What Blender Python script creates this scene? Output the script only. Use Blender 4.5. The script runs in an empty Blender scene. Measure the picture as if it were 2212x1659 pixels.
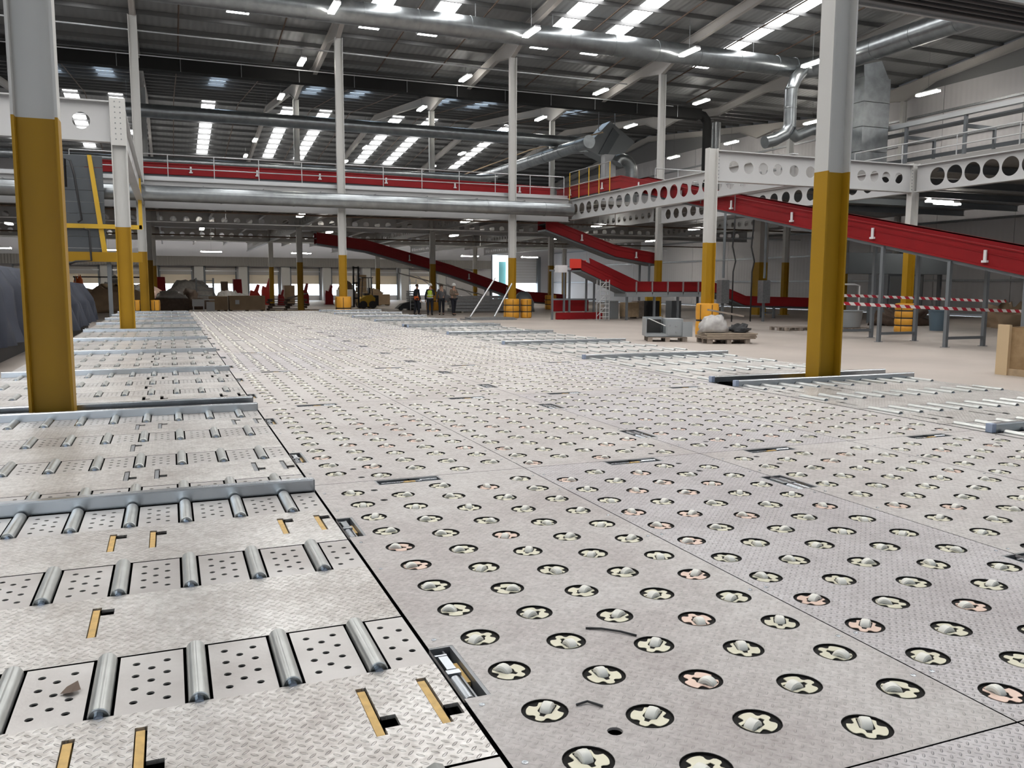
import bpy, math, random
from math import sin, cos, pi, radians, sqrt, atan2
from mathutils import Vector, Matrix
random.seed(7)
C = bpy.context.scene
col = C.collection

# ---------------------------------------------------------------- camera, sky, light, exposure
cd = bpy.data.cameras.new('camera'); cam = bpy.data.objects.new('camera', cd); col.objects.link(cam)
YAW, PIT, ROL = 0.384165, 0.116034, 0.003722
fw = Vector((sin(YAW)*cos(PIT), cos(YAW)*cos(PIT), -sin(PIT)))
rt = Vector((cos(YAW), -sin(YAW), 0)); up = rt.cross(fw)
r2 = cos(ROL)*rt + sin(ROL)*up; u2 = -sin(ROL)*rt + cos(ROL)*up
cam.matrix_world = Matrix(((r2.x, u2.x, -fw.x, 0), (r2.y, u2.y, -fw.y, 0), (r2.z, u2.z, -fw.z, 1.7), (0, 0, 0, 1)))
cd.sensor_width = 36; cd.lens = 1823.12/2212*36; cd.clip_start = .05; cd.clip_end = 400
C.camera = cam
w = bpy.data.worlds.new('sky'); C.world = w; w.use_nodes = True
bg = w.node_tree.nodes['Background']; bg.inputs[0].default_value = (.80, .90, 1, 1); bg.inputs[1].default_value = 8.0
C.view_settings.view_transform = 'Standard'; C.view_settings.look = 'None'
C.view_settings.gamma = 1; C.view_settings.use_curve_mapping = False
C.view_settings.exposure = 0.0
C.cycles.use_denoising = True; C.cycles.use_adaptive_sampling = True; C.cycles.adaptive_threshold = .03
C.cycles.max_bounces = 6; C.cycles.diffuse_bounces = 3; C.cycles.glossy_bounces = 3
C.cycles.sample_clamp_indirect = 6
SKY_L, SKY_NEAR, SKY_BLUE, LAMP_L = 10.0, 14.0, 3.4, 36.0      # sunward rooflights, unseen ones boosted for the foreground, rooflights away from sun, strip lamps

def area(name, loc, rot, sx, sy, power, colr):
    l = bpy.data.lights.new(name, 'AREA'); l.shape = 'RECTANGLE'; l.size = sx; l.size_y = sy; l.energy = power; l.color = colr
    o = bpy.data.objects.new(name, l); o.location = loc; o.rotation_euler = rot; col.objects.link(o); return o
# daylight through the two open loading doors behind the camera
# daylight through the open loading door behind the camera
area('loading_door_daylight', (-4.6, -13.9, 1.7), (radians(90), 0, 0), 5.0, 3.0, 60, (.92, .96, 1))

# ---------------------------------------------------------------- materials
MATS = {}
def mat(name, c, metal=0., rough=.5, var=0., scale=3., c2=None, bump=0., bscale=40., emit=0., coat=0., aniso=None):
    m = bpy.data.materials.new(name); m.use_nodes = True; N = m.node_tree.nodes; L = m.node_tree.links
    b = N['Principled BSDF']
    b.inputs['Base Color'].default_value = (*c, 1); b.inputs['Metallic'].default_value = metal; b.inputs['Roughness'].default_value = rough
    if coat: b.inputs['Coat Weight'].default_value = coat; b.inputs['Coat Roughness'].default_value = .15
    if emit:
        b.inputs['Emission Color'].default_value = (*c, 1); b.inputs['Emission Strength'].default_value = emit
    tc = N.new('ShaderNodeTexCoord')
    if var or c2:
        nz = N.new('ShaderNodeTexNoise'); nz.inputs['Scale'].default_value = scale; nz.inputs['Detail'].default_value = 6
        L.new(tc.outputs['Object'], nz.inputs['Vector'])
        mx = N.new('ShaderNodeMix'); mx.data_type = 'RGBA'
        rp = N.new('ShaderNodeMapRange'); rp.inputs[1].default_value = .35; rp.inputs[2].default_value = .68
        L.new(nz.outputs[0], rp.inputs[0]); L.new(rp.outputs[0], mx.inputs[0])
        k = 1-var
        cc = c2 if c2 else tuple(x*k for x in c)
        mx.inputs[6].default_value = (*c, 1); mx.inputs[7].default_value = (*cc, 1)
        L.new(mx.outputs[2], b.inputs['Base Color'])
    if bump:
        nb = N.new('ShaderNodeTexNoise'); nb.inputs['Scale'].default_value = bscale; nb.inputs['Detail'].default_value = 4
        L.new(tc.outputs['Object'], nb.inputs['Vector'])
        bp = N.new('ShaderNodeBump'); bp.inputs['Strength'].default_value = bump; bp.inputs['Distance'].default_value = .01
        L.new(nb.outputs[0], bp.inputs['Height']); L.new(bp.outputs[0], b.inputs['Normal'])
    MATS[name] = m; return m

def tread(name, c, c2, pitch, metal, rough, strength, wear):
    """steel chequer plate: lens shaped lugs in alternating directions, with worn patches"""
    m = mat(name, c, metal, rough); N = m.node_tree.nodes; L = m.node_tree.links; b = N['Principled BSDF']
    tc = N.new('ShaderNodeTexCoord'); sp = N.new('ShaderNodeSeparateXYZ'); L.new(tc.outputs['Object'], sp.inputs[0])
    def M(op, a, bb=None, c_=None):
        n = N.new('ShaderNodeMath'); n.operation = op
        for i, v in enumerate((a, bb, c_)):
            if v is None: continue
            if isinstance(v, (int, float)): n.inputs[i].default_value = v
            else: L.new(v, n.inputs[i])
        return n.outputs[0]
    s = .70710678
    x, y = sp.outputs[0], sp.outputs[1]
    u = M('MULTIPLY', M('ADD', x, y), s/pitch); v = M('MULTIPLY', M('SUBTRACT', x, y), s/pitch)
    fu, fv = M('FLOOR', u), M('FLOOR', v)
    par = M('MODULO', M('ABSOLUTE', M('ADD', fu, fv)), 2.0)
    lu, lv = M('SUBTRACT', M('SUBTRACT', u, fu), .5), M('SUBTRACT', M('SUBTRACT', v, fv), .5)
    ip = M('SUBTRACT', 1.0, par)
    a = M('ADD', M('MULTIPLY', lu, par), M('MULTIPLY', lv, ip)); bb = M('ADD', M('MULTIPLY', lv, par), M('MULTIPLY', lu, ip))
    d = M('ADD', M('POWER', M('MULTIPLY', a, 2.15), 2.0), M('POWER', M('MULTIPLY', bb, 6.2), 2.0))
    h = M('MAXIMUM', M('SUBTRACT', 1.0, d), 0.0); h = M('POWER', h, .6)
    n1 = N.new('ShaderNodeTexNoise'); n1.inputs['Scale'].default_value = 1.3; n1.inputs['Detail'].default_value = 8; n1.inputs['Roughness'].default_value = .65
    L.new(tc.outputs['Object'], n1.inputs['Vector'])
    r1 = N.new('ShaderNodeMapRange'); r1.inputs[1].default_value = .38; r1.inputs[2].default_value = .66; L.new(n1.outputs[0], r1.inputs[0])
    n2 = N.new('ShaderNodeTexNoise'); n2.inputs['Scale'].default_value = 45; n2.inputs['Detail'].default_value = 3; L.new(tc.outputs['Object'], n2.inputs['Vector'])
    mx = N.new('ShaderNodeMix'); mx.data_type = 'RGBA'; L.new(r1.outputs[0], mx.inputs[0])
    mx.inputs[6].default_value = (*c, 1); mx.inputs[7].default_value = (*c2, 1)
    mx2 = N.new('ShaderNodeMix'); mx2.data_type = 'RGBA'; mx2.blend_type = 'MULTIPLY'
    r3 = N.new('ShaderNodeMapRange'); r3.inputs[1].default_value = .3; r3.inputs[2].default_value = .75; r3.inputs[3].default_value = 0; r3.inputs[4].default_value = wear
    L.new(n2.outputs[0], r3.inputs[0]); L.new(r3.outputs[0], mx2.inputs[0]); L.new(mx.outputs[2], mx2.inputs[6]); mx2.inputs[7].default_value = (.45, .42, .40, 1)
    L.new(mx2.outputs[2], b.inputs['Base Color'])
    r2_ = N.new('ShaderNodeMapRange'); r2_.inputs[3].default_value = rough-.08; r2_.inputs[4].default_value = rough+.12; L.new(n1.outputs[0], r2_.inputs[0])
    L.new(r2_.outputs[0], b.inputs['Roughness'])
    bp = N.new('ShaderNodeBump'); bp.inputs['Strength'].default_value = strength; bp.inputs['Distance'].default_value = .004
    hh = M('ADD', h, M('MULTIPLY', n2.outputs[0], .22)); L.new(hh, bp.inputs['Height']); L.new(bp.outputs[0], b.inputs['Normal'])
    return m

tread('chequer_plate_bright', (.82, .80, .77), (.52, .485, .455), .028, .62, .34, 1.3, .7)
tread('chequer_plate_lilac', (.545, .52, .525), (.43, .40, .40), .022, .22, .46, 1.0, .5).node_tree.nodes['Principled BSDF'].inputs['Specular IOR Level'].default_value = .4
tread('chequer_plate_worn', (.56, .535, .515), (.45, .412, .395), .024, .15, .56, .55, .5).node_tree.nodes['Principled BSDF'].inputs['Specular IOR Level'].default_value = .3
mat('perforated_steel', (.60, .58, .56), .55, .36, c2=(.42, .39, .37), scale=2.2, bump=.08, bscale=60)
mat('zinc', (.50, .53, .56), .88, .26, var=.12, scale=5)
mat('roller_steel', (.56, .57, .55), .75, .31, var=.15, scale=8)
mat('axle_steel', (.35, .42, .52), .9, .2)
mat('gap_shade', (.012, .012, .013), 0, .9).node_tree.nodes['Principled BSDF'].inputs['Specular IOR Level'].default_value = 0  # shade under the deck plates, put in as near-black colour without gloss
mat('caster_housing', (.014, .013, .012), 0, .8).node_tree.nodes['Principled BSDF'].inputs['Specular IOR Level'].default_value = .15
mat('gold_zinc', (.60, .57, .44), .3, .38)
mat('pink_zinc', (.68, .50, .41), .3, .38)
mat('nylon', (.76, .74, .67), 0, .35)
mat('brass_strap', (.62, .40, .13), .15, .5, var=.25, scale=30)
mat('blue_cap', (.32, .38, .50), 0, .5)
mat('dull_steel', (.30, .31, .32), .7, .4, var=.2, scale=10)
mat('yellow_paint', (.36, .20, .010), 0, .5, var=.08, scale=1.5).node_tree.nodes['Principled BSDF'].inputs['Specular IOR Level'].default_value = .25
mat('white_paint', (.53, .525, .505), 0, .45, var=.05, scale=.8)
mat('beam_white', (.46, .46, .46), 0, .45)
mat('guard_yellow', (.70, .33, .03), 0, .45, var=.12, scale=4)
mat('strap_black', (.02, .02, .02), 0, .6)
mat('red_paint', (.235, .007, .010), 0, .5, var=.1, scale=2).node_tree.nodes['Principled BSDF'].inputs['Specular IOR Level'].default_value = .25
mat('orange_red', (.60, .035, .02), 0, .45)
mat('belt_black', (.015, .015, .016), 0, .55)
mat('frame_grey', (.17, .185, .20), .3, .5)
mat('duct_galv', (.33, .35, .36), .85, .30, var=.25, scale=2.5, bump=.10, bscale=14)
mat('black_duct', (.010, .010, .010), 0, .8)
mat('concrete', (.41, .36, .32), 0, .55, c2=(.34, .295, .262), scale=.35)
mat('roof_sheet', (.27, .275, .275), .1, .55)
mat('purlin', (.16, .16, .16), .4, .5)
mat('rafter_white', (.46, .44, .42), 0, .5)
mat('cladding', (.56, .545, .555), .1, .5, var=.07, scale=.25)
mat('cladding_dark', (.22, .22, .225), .1, .5)
mat('skylight', (1, 1, 1), emit=SKY_L)
mat('skylight_near', (1, .99, .97), emit=SKY_NEAR)
mat('skylight_blue', (.66, .82, 1), emit=SKY_BLUE)
mat('lamp_glow', (1, .97, .90), emit=LAMP_L)
mat('lamp_glow_low', (1, .95, .86), emit=80)
mat('soffit', (.26, .25, .24), .2, .55)
mat('cream_door', (.80, .70, .55), 0, .5)
mat('shutter_grey', (.42, .40, .38), .1, .5)
mat('handrail_galv', (.55, .56, .57), .7, .35)
mat('plywood', (.33, .22, .115), 0, .75, c2=(.24, .15, .07), scale=6)
mat('pale_wood', (.43, .31, .19), 0, .65, var=.2, scale=7)
mat('batten', (.55, .41, .25), 0, .65)
mat('board_wood', (.34, .275, .21), 0, .7, var=.2, scale=5)
mat('grey_wood', (.30, .25, .21), 0, .7, var=.3, scale=8)
mat('cardboard', (.42, .30, .19), 0, .75, var=.15, scale=2)
mat('dark_wood', (.13, .085, .06), 0, .7, var=.3, scale=6)
mat('clad_sheet', (.085, .095, .105), .2, .6)
mat('tarp', (.034, .040, .060), 0, .6, c2=(.018, .022, .036), scale=1.2, bump=.5, bscale=5)
mat('polythene', (.44, .425, .41), 0, .25, var=.25, scale=6, bump=.8, bscale=9)
mat('machine_grey', (.30, .32, .33), .2, .45)
mat('black_plastic', (.02, .02, .022), 0, .5)
mat('yellow_machine', (.62, .38, .02), 0, .45)
mat('skin', (.55, .33, .24), 0, .5)
mat('navy', (.018, .02, .03), 0, .8)
mat('khaki', (.22, .17, .13), 0, .8)
mat('hivis_yellow', (.55, .75, .06), 0, .6)
mat('hivis_orange', (.85, .16, .03), 0, .6)
mat('reflective', (.75, .75, .72), .3, .3)
mat('hat_white', (.80, .80, .78), 0, .35)
mat('boot', (.03, .025, .02), 0, .6)
mat('hair', (.05, .03, .02), 0, .7)
mat('bag_grey', (.12, .12, .13), 0, .6)
mat('blue_tub', (.10, .15, .19), 0, .5)
mat('teal_glass', (.25, .62, .62), 0, .4)
mat('yard', (.75, .76, .78), 0, .8)
mat('white_sheet', (.62, .62, .63), 0, .6)
# red and white hazard tape
m = mat('hazard_tape', (.9, .9, .9), 0, .5); N = m.node_tree.nodes; L = m.node_tree.links
tc = N.new('ShaderNodeTexCoord'); wv = N.new('ShaderNodeTexWave'); wv.bands_direction = 'DIAGONAL'; wv.inputs['Scale'].default_value = 1.9
mp = N.new('ShaderNodeMapping'); mp.inputs['Scale'].default_value = (1, 0, 1); L.new(tc.outputs['Object'], mp.inputs[0]); L.new(mp.outputs[0], wv.inputs[0])
rp = N.new('ShaderNodeValToRGB'); rp.color_ramp.interpolation = 'CONSTANT'; rp.color_ramp.elements[0].color = (.42, .012, .03, 1)
rp.color_ramp.elements[1].position = .5; rp.color_ramp.elements[1].color = (.75, .70, .68, 1); L.new(wv.outputs[1], rp.inputs[0]); L.new(rp.outputs[0], N['Principled BSDF'].inputs['Base Color'])
# corrugation in the roof and wall sheets: fine ribs
def ribs(name, axis, scale, strength):
    m = MATS[name]; N = m.node_tree.nodes; L = m.node_tree.links
    tc = N.new('ShaderNodeTexCoord'); wv = N.new('ShaderNodeTexWave'); wv.bands_direction = axis; wv.inputs['Scale'].default_value = scale
    L.new(tc.outputs['Object'], wv.inputs[0]); bp = N.new('ShaderNodeBump'); bp.inputs['Strength'].default_value = strength; bp.inputs['Distance'].default_value = .03
    L.new(wv.outputs[1], bp.inputs['Height']); L.new(bp.outputs[0], N['Principled BSDF'].inputs['Normal'])
ribs('roof_sheet', 'X', 1.0, .5); ribs('cladding', 'Y', .9, .25); ribs('soffit', 'X', 1.2, .6)

# ---------------------------------------------------------------- mesh helpers
class MB:
    def __init__(s): s.v = []; s.f = []
    def add(s, vs, fs):
        n = len(s.v); s.v += [tuple(p) for p in vs]; s.f += [tuple(i+n for i in f) for f in fs]; return s
    def box(s, x0, x1, y0, y1, z0, z1):
        return s.add([(x0,y0,z0),(x1,y0,z0),(x1,y1,z0),(x0,y1,z0),(x0,y0,z1),(x1,y0,z1),(x1,y1,z1),(x0,y1,z1)],
                     [(3,2,1,0),(4,5,6,7),(0,1,5,4),(1,2,6,5),(2,3,7,6),(3,0,4,7)])
    def cbox(s, c, d, rz=0, tilt=0):
        """box centred at c with sizes d, turned about z and tilted about its own y"""
        R = Matrix.Rotation(rz, 3, 'Z') @ Matrix.Rotation(tilt, 3, 'Y'); c = Vector(c)
        p = [c + R @ Vector((sx*d[0]/2, sy*d[1]/2, sz*d[2]/2)) for sz in (-1,1) for sy in (-1,1) for sx in (-1,1)]
        return s.add(p, [(2,3,1,0),(4,5,7,6),(0,1,5,4),(1,3,7,5),(3,2,6,7),(2,0,4,6)])
    def cyl(s, p0, p1, r, n=12, r1=None, caps=True):
        p0, p1 = Vector(p0), Vector(p1); a = (p1-p0).normalized(); t = a.orthogonal().normalized(); b = a.cross(t)
        if r1 is None: r1 = r
        vs = []
        for p, rr in ((p0, r), (p1, r1)):
            vs += [p + (t*cos(2*pi*i/n) + b*sin(2*pi*i/n))*rr for i in range(n)]
        fs = [(i, (i+1) % n, n+(i+1) % n, n+i) for i in range(n)]
        if caps: fs += [tuple(range(n-1, -1, -1)), tuple(range(n, 2*n))]
        return s.add(vs, fs)
    def tube(s, pts, r, n=8, caps=True):
        pts = [Vector(p) for p in pts]; m = len(pts); vs = []; t = None
        for i, p in enumerate(pts):
            a = (pts[min(i+1, m-1)]-pts[max(i-1, 0)]).normalized()
            if t is None: t = a.orthogonal().normalized()
            else: t = (t - a*t.dot(a)).normalized()
            b = a.cross(t); rr = r[i] if isinstance(r, (list, tuple)) else r
            vs += [p + (t*cos(2*pi*k/n) + b*sin(2*pi*k/n))*rr for k in range(n)]
        fs = [(j*n+i, j*n+(i+1) % n, (j+1)*n+(i+1) % n, (j+1)*n+i) for j in range(m-1) for i in range(n)]
        if caps: fs += [tuple(range(n-1, -1, -1)), tuple(range((m-1)*n, m*n))]
        return s.add(vs, fs)
    def lathe(s, prof, o, axis='z', n=16):
        """profile of (radius, height) about an axis through o"""
        o = Vector(o); vs = []
        for (r, h) in prof:
            for i in range(n):
                c_, s_ = r*cos(2*pi*i/n), r*sin(2*pi*i/n)
                vs.append(o + Vector({'z': (c_, s_, h), 'y': (c_, h, -s_), 'x': (h, c_, s_)}[axis]))
        m = len(prof)
        fs = [(j*n+i, j*n+(i+1) % n, (j+1)*n+(i+1) % n, (j+1)*n+i) for j in range(m-1) for i in range(n)]
        fs += [tuple(range(n-1, -1, -1)), tuple(range((m-1)*n, m*n))]
        return s.add(vs, fs)
    def prism(s, poly, plane, a, b):
        """2-D polygon pushed along the axis across its plane ('xy','xz','yz')"""
        n = len(poly); vs = []
        for h in (a, b):
            for (p, q) in poly: vs.append({'xy': (p, q, h), 'xz': (p, h, q), 'yz': (h, p, q)}[plane])
        return s.add(vs, [tuple(range(n-1, -1, -1)), tuple(range(n, 2*n))] + [(i, (i+1) % n, n+(i+1) % n, n+i) for i in range(n)])
    def ibeam(s, axis, c1, c2, a, b, depth, width, tf=.03, tw=.025, vertical_web=True):
        """I section along an axis; c1,c2 are the two cross coordinates of its centre; depth runs along c2's axis"""
        h, w2 = depth/2, width/2
        for (u0, u1, v0, v1) in ((-w2, w2, -h, -h+tf), (-w2, w2, h-tf, h), (-tw/2, tw/2, -h+tf, h-tf)):
            if axis == 'x': s.box(a, b, c1+u0, c1+u1, c2+v0, c2+v1)
            elif axis == 'y': s.box(c1+u0, c1+u1, a, b, c2+v0, c2+v1)
            else: s.box(c1+v0, c1+v1, c2+u0, c2+u1, a, b)     # column: flanges face +-x
        return s

def link(o): col.objects.link(o); return o
def origin(o):
    p = Vector((0, 0, 0))
    while o is not None: p += o.location; o = o.parent
    return p
def obj(name, mb, m, parent=None, smooth=False, loc=None, kind=None, label=None):
    """one mesh object; vertices are given in the world and stored relative to the parent's base"""
    me = bpy.data.meshes.new(name)
    off = origin(parent) if parent is not None else Vector((0, 0, 0))
    if loc is not None: off = Vector((0, 0, 0))
    me.from_pydata([(x-off.x, y-off.y, z-off.z) for (x, y, z) in mb.v], [], mb.f)
    me.materials.append(MATS[m])
    if smooth: me.shade_smooth() if smooth is True else me.shade_smooth()
    if smooth == 'auto':
        me.set_sharp_from_angle(angle=radians(40))
    o = link(bpy.data.objects.new(name, me)); o.parent = parent
    if loc is not None: o.location = loc
    if kind: o['kind'] = kind
    if label: o['label'] = label
    return o
def thing(name, label, cat, loc=(0, 0, 0), group=None, rz=0):
    o = link(bpy.data.objects.new(name, None)); o.location = loc; o.rotation_euler.z = rz; o.empty_display_size = .2
    o['label'] = label; o['category'] = cat
    if group: o['group'] = group
    return o
def tag(o, label, cat, group=None):
    o['label'] = label; o['category'] = cat
    if group: o['group'] = group
    return o
def single(name, mb, m, label, cat, group=None, smooth=False): return tag(obj(name, mb, m, None, smooth), label, cat, group)
def struct(name, mb, m, parent=None, smooth=False):
    o = obj(name, mb, m, parent, smooth)
    if parent is None: o['kind'] = 'structure'
    return o
def inst(name, me, parent, loc, rz=0):
    o = link(bpy.data.objects.new(name, me)); o.parent = parent; o.location = loc; o.rotation_euler.z = rz; return o
ORD = ['first', 'second', 'third', 'fourth', 'fifth', 'sixth', 'seventh', 'eighth', 'ninth', 'tenth']

def ring_cell(mb, x0, x1, y0, y1, cx, cy, r, n, z, drop):
    """flat rectangle with a round hole and the hole's rim"""
    an = [2*pi*i/n for i in range(n)]
    an += [atan2(yy-cy, xx-cx) % (2*pi) for xx in (x0, x1) for yy in (y0, y1)]
    an = sorted(set(round(a, 5) for a in an)); m = len(an); vs = []
    for a in an: vs.append((cx+r*cos(a), cy+r*sin(a), z))
    for a in an:
        c_, s_ = cos(a), sin(a)
        t = min(((x1-cx) if c_ > 0 else (x0-cx))/c_ if abs(c_) > 1e-9 else 1e9, ((y1-cy) if s_ > 0 else (y0-cy))/s_ if abs(s_) > 1e-9 else 1e9)
        vs.append((cx+t*c_, cy+t*s_, z))
    for a in an: vs.append((cx+r*cos(a), cy+r*sin(a), z-drop))
    fs = []
    for i in range(m):
        j = (i+1) % m
        fs.append((i, m+i, m+j, j)); fs.append((i, j, 2*m+j, 2*m+i))
    mb.add(vs, fs)
def quad(mb, x0, x1, y0, y1, z):
    if x1-x0 > 1e-6 and y1-y0 > 1e-6: mb.add([(x0,y0,z),(x1,y0,z),(x1,y1,z),(x0,y1,z)], [(0,1,2,3)])
def cutplate(mb, x0, x1, y0, y1, z, holes, drop=.012):
    """flat plate with rectangular openings"""
    hs = [(max(a, x0), min(b, x1), max(c, y0), min(d, y1)) for a, b, c, d in holes if b > x0 and a < x1 and d > y0 and c < y1]
    xs = sorted(set([x0, x1] + [h[0] for h in hs] + [h[1] for h in hs])); ys = sorted(set([y0, y1] + [h[2] for h in hs] + [h[3] for h in hs]))
    for i in range(len(xs)-1):
        for j in range(len(ys)-1):
            mx, my = (xs[i]+xs[i+1])/2, (ys[j]+ys[j+1])/2
            if not any(a < mx < b and c < my < d for a, b, c, d in hs): quad(mb, xs[i], xs[i+1], ys[j], ys[j+1], z)
    for a, b, c, d in hs:
        for (p, q) in (((a, c), (a, d)), ((b, d), (b, c)), ((a, d), (b, d)), ((b, c), (a, c))):
            mb.add([(*p, z), (*q, z), (*q, z-drop), (*p, z-drop)], [(0, 1, 2, 3)])
def colstrip(mb, x0, x1, y0, y1, z, cx, cys, r, n, half, drop=.008, holes=()):
    """strip of plate with a column of round holes; what is left over is plain plate with the given openings"""
    cur = y0
    for cy in cys:
        a, b = max(cy-half, cur), min(cy+half, y1)
        if a > cur: cutplate(mb, x0, x1, cur, a, z, holes)
        ring_cell(mb, x0, x1, a, b, cx, cy, r, n, z, drop); cur = b
    if cur < y1: cutplate(mb, x0, x1, cur, y1, z, holes)

# ---------------------------------------------------------------- the hall: floor, walls, roof
X0, X1, YB, YF = -31.0, 43.6, -14.0, 96.0
DX = 8.87; COLX = lambda k: -1.02 + DX*k
floor = struct('floor', MB().box(X0, X1, YB, YF, -.3, 0), 'concrete')
def roof_z(y):
    pts = [(-22.2, 16.2), (1.4, 13.8), (25., 16.2), (48.6, 13.8), (72.2, 16.2), (96.5, 13.75)]
    for (a, za), (b, zb) in zip(pts, pts[1:]):
        if a <= y <= b: return za + (zb-za)*(y-a)/(b-a)
RP = [YB, 1.4, 25., 48.6, 72.2, YF]
mb = MB()
for a, b in zip(RP, RP[1:]):
    za, zb = roof_z(a), roof_z(b)
    mb.add([(X0,a,za),(X1,a,za),(X1,b,zb),(X0,b,zb),(X0,a,za+.2),(X1,a,za+.2),(X1,b,zb+.2),(X0,b,zb+.2)], [(0,1,2,3),(7,6,5,4),(0,4,5,1),(2,6,7,3),(1,5,6,2),(3,7,4,0)])
ceiling = struct('ceiling', mb, 'roof_sheet')
mb = MB()
for a, b in zip(RP, RP[1:]):
    n = max(2, int((b-a)/1.75))
    for i in range(n):
        y = a + (i+.5)*(b-a)/n; z = roof_z(y)
        mb.box(X0+.1, X1-.1, y-.025, y+.025, z-.19, z-.01); mb.box(X0+.1, X1-.1, y-.025, y+.065, z-.20, z-.19)
obj('purlins', mb, 'purlin', ceiling, kind='stuff')
# rooflights: long translucent sheets, in pairs within each bay
SKX = [-15.0, -12.0, -6.3, -3.2, 3.5, 9.7, 12.7, 18.9, 21.9, 29.2]
for (ya, yb, mt) in ((-10., .2, 'skylight_blue'), (3.5, 22., 'skylight_near'), (26.6, 43.2, 'skylight'), (54.2, 63.4, 'skylight_blue'), (72.9, 89.8, 'skylight')):  # unseen strips: rearmost dimmed, next ones boosted, to set the foreground light
    for sx in SKX + ([37.6, 40.6] if ya < 27 else []):  # outer two lines added, mostly out of view, to brighten the right wall
        yb_ = 30.0 if sx > 37 and ya > 20 else yb
        za, zb = roof_z(ya)-.012, roof_z(yb_)-.012
        obj('rooflight', MB().add([(sx-.5,ya,za),(sx+.5,ya,za),(sx+.5,yb_,zb),(sx-.5,yb_,zb),(sx-.5,ya,za+.01),(sx+.5,ya,za+.01),(sx+.5,yb_,zb+.01),(sx-.5,yb_,zb+.01)],
            [(3,2,1,0),(4,5,6,7),(0,1,5,4),(1,2,6,5),(2,3,7,6),(3,0,4,7)]), mt, ceiling)
# rafters: one welded frame per column line, haunched at the columns
COLY = [8.6, 41.4, 55.9]
def low(y):
    d = min(abs(y-c) for c in COLY); return roof_z(y)-.74 - (.55*(1-d/2.2) if d < 2.2 else 0)
for k in range(-3, 6):
    x = COLX(k) if k < 5 else X1-.35; mb = MB(); ys = sorted(set([YB+.05, 1.4, 25., 48.6, 72.2, YF-.05] + [c+d for c in COLY for d in (-2.2, 0, 2.2)]))
    for a, b in zip(ys, ys[1:]):
        for (w_, z0, z1) in ((.03, low, lambda y: roof_z(y)-.26), (.22, low, lambda y: low(y)+.03), (.22, lambda y: roof_z(y)-.29, lambda y: roof_z(y)-.26)):
            mb.add([(x-w_/2,a,z0(a)),(x+w_/2,a,z0(a)),(x+w_/2,b,z0(b)),(x-w_/2,b,z0(b)),(x-w_/2,a,z1(a)),(x+w_/2,a,z1(a)),(x+w_/2,b,z1(b)),(x-w_/2,b,z1(b))],
                   [(3,2,1,0),(4,5,6,7),(0,1,5,4),(1,2,6,5),(2,3,7,6),(3,0,4,7)])
    obj('rafter', mb, 'rafter_white', ceiling)
# right wall: cladding panels between sheeting rails
wr = struct('wall_right', MB().box(X1+.06, X1+.26, YB, YF, 0, 16.4), 'cladding_dark')
for i in range(20):
    for j, (z0, z1) in enumerate(((.15, 3.9), (3.93, 7.3), (7.33, 10.6), (10.63, 13.7))):
        y0 = -8 + i*5.2
        obj('cladding_panel', MB().box(X1, X1+.06, y0+.02, y0+5.18, z0, z1), 'cladding', wr)
for z in (2.1, 3.92, 5.6, 7.32, 9.0, 10.62, 12.2):
    obj('sheeting_rail', MB().box(X1-.12, X1, -8, 95.5, z-.065, z+.065), 'dull_steel', wr)
wl = struct('wall_left', MB().box(X0-.2, X0, YB, YF, 0, 16.4), 'cladding')
wb = MB(); prev = X0
for (a, b) in ((-7.2, -2.0),):
    wb.box(prev, a, YB-.2, YB, 0, 16.4); wb.box(a, b, YB-.2, YB, 3.3, 16.4); prev = b
wb.box(prev, X1, YB-.2, YB, 0, 16.4)
struct('wall_back', wb, 'cladding')
# far wall with its row of loading doors, bright daylight under the half raised shutters
DOORX = [-21.45 + 4.435*i for i in range(12)]
mb = MB(); prev = X0
OPEN = [(d-1.5, d+1.5, .55, 3.5) for d in DOORX] + [(36.2, 38.3, 0., 5.35), (38.9, 42.0, .0, 4.7)]
for (a, b, z0, z1) in OPEN:
    mb.box(prev, a, YF, YF+.25, 0, 16.4)
    if z0 > 0: mb.box(a, b, YF, YF+.25, 0, z0)
    mb.box(a, b, YF, YF+.25, z1, 16.4); prev = b
mb.box(prev, X1, YF, YF+.25, 0, 16.4)
struct('wall_far', mb, 'cladding')
for i, d in enumerate(DOORX):
    dr = struct('door_%d' % (i+1), MB().box(d-1.5, d+1.5, YF+.02, YF+.08, 1.78, 3.0), 'cream_door')
    obj('shutter_roll', MB().box(d-1.5, d+1.5, YF-.12, YF+.1, 2.75, 3.5), 'shutter_grey', dr)
    for sx in (-1.62, 1.5): obj('door_post', MB().box(d+sx, d+sx+.12, YF-.14, YF, 0, 3.6), 'frame_grey', dr)
    obj('lintel_rail', MB().box(d-1.62, d+1.62, YF-.16, YF-.13, 3.1, 3.2), 'handrail_galv', dr)
dr = struct('door_13', MB().box(38.9, 42.0, YF+.03, YF+.09, 2.0, 4.7), 'shutter_grey')
for i in range(8): obj('slat', MB().box(38.92, 41.98, YF+.005, YF+.03, 2.02+i*.335, 2.32+i*.335), 'white_sheet', dr)
obj('pilaster', MB().box(42.0, 42.4, YF-.4, YF, 0, 5.2), 'frame_grey', dr)
dr = struct('door_14', MB().box(36.05, 36.2, YF-.1, YF+.3, 0, 5.5), 'frame_grey')
obj('door_leaf', MB().box(37.3, 38.25, YF+.7, YF+.8, 0, 4.6), 'teal_glass', dr)
struct('trim_1', MB().box(X0-30, X1+30, YF+.3, YF+60, -.35, -.05), 'yard')
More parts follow.
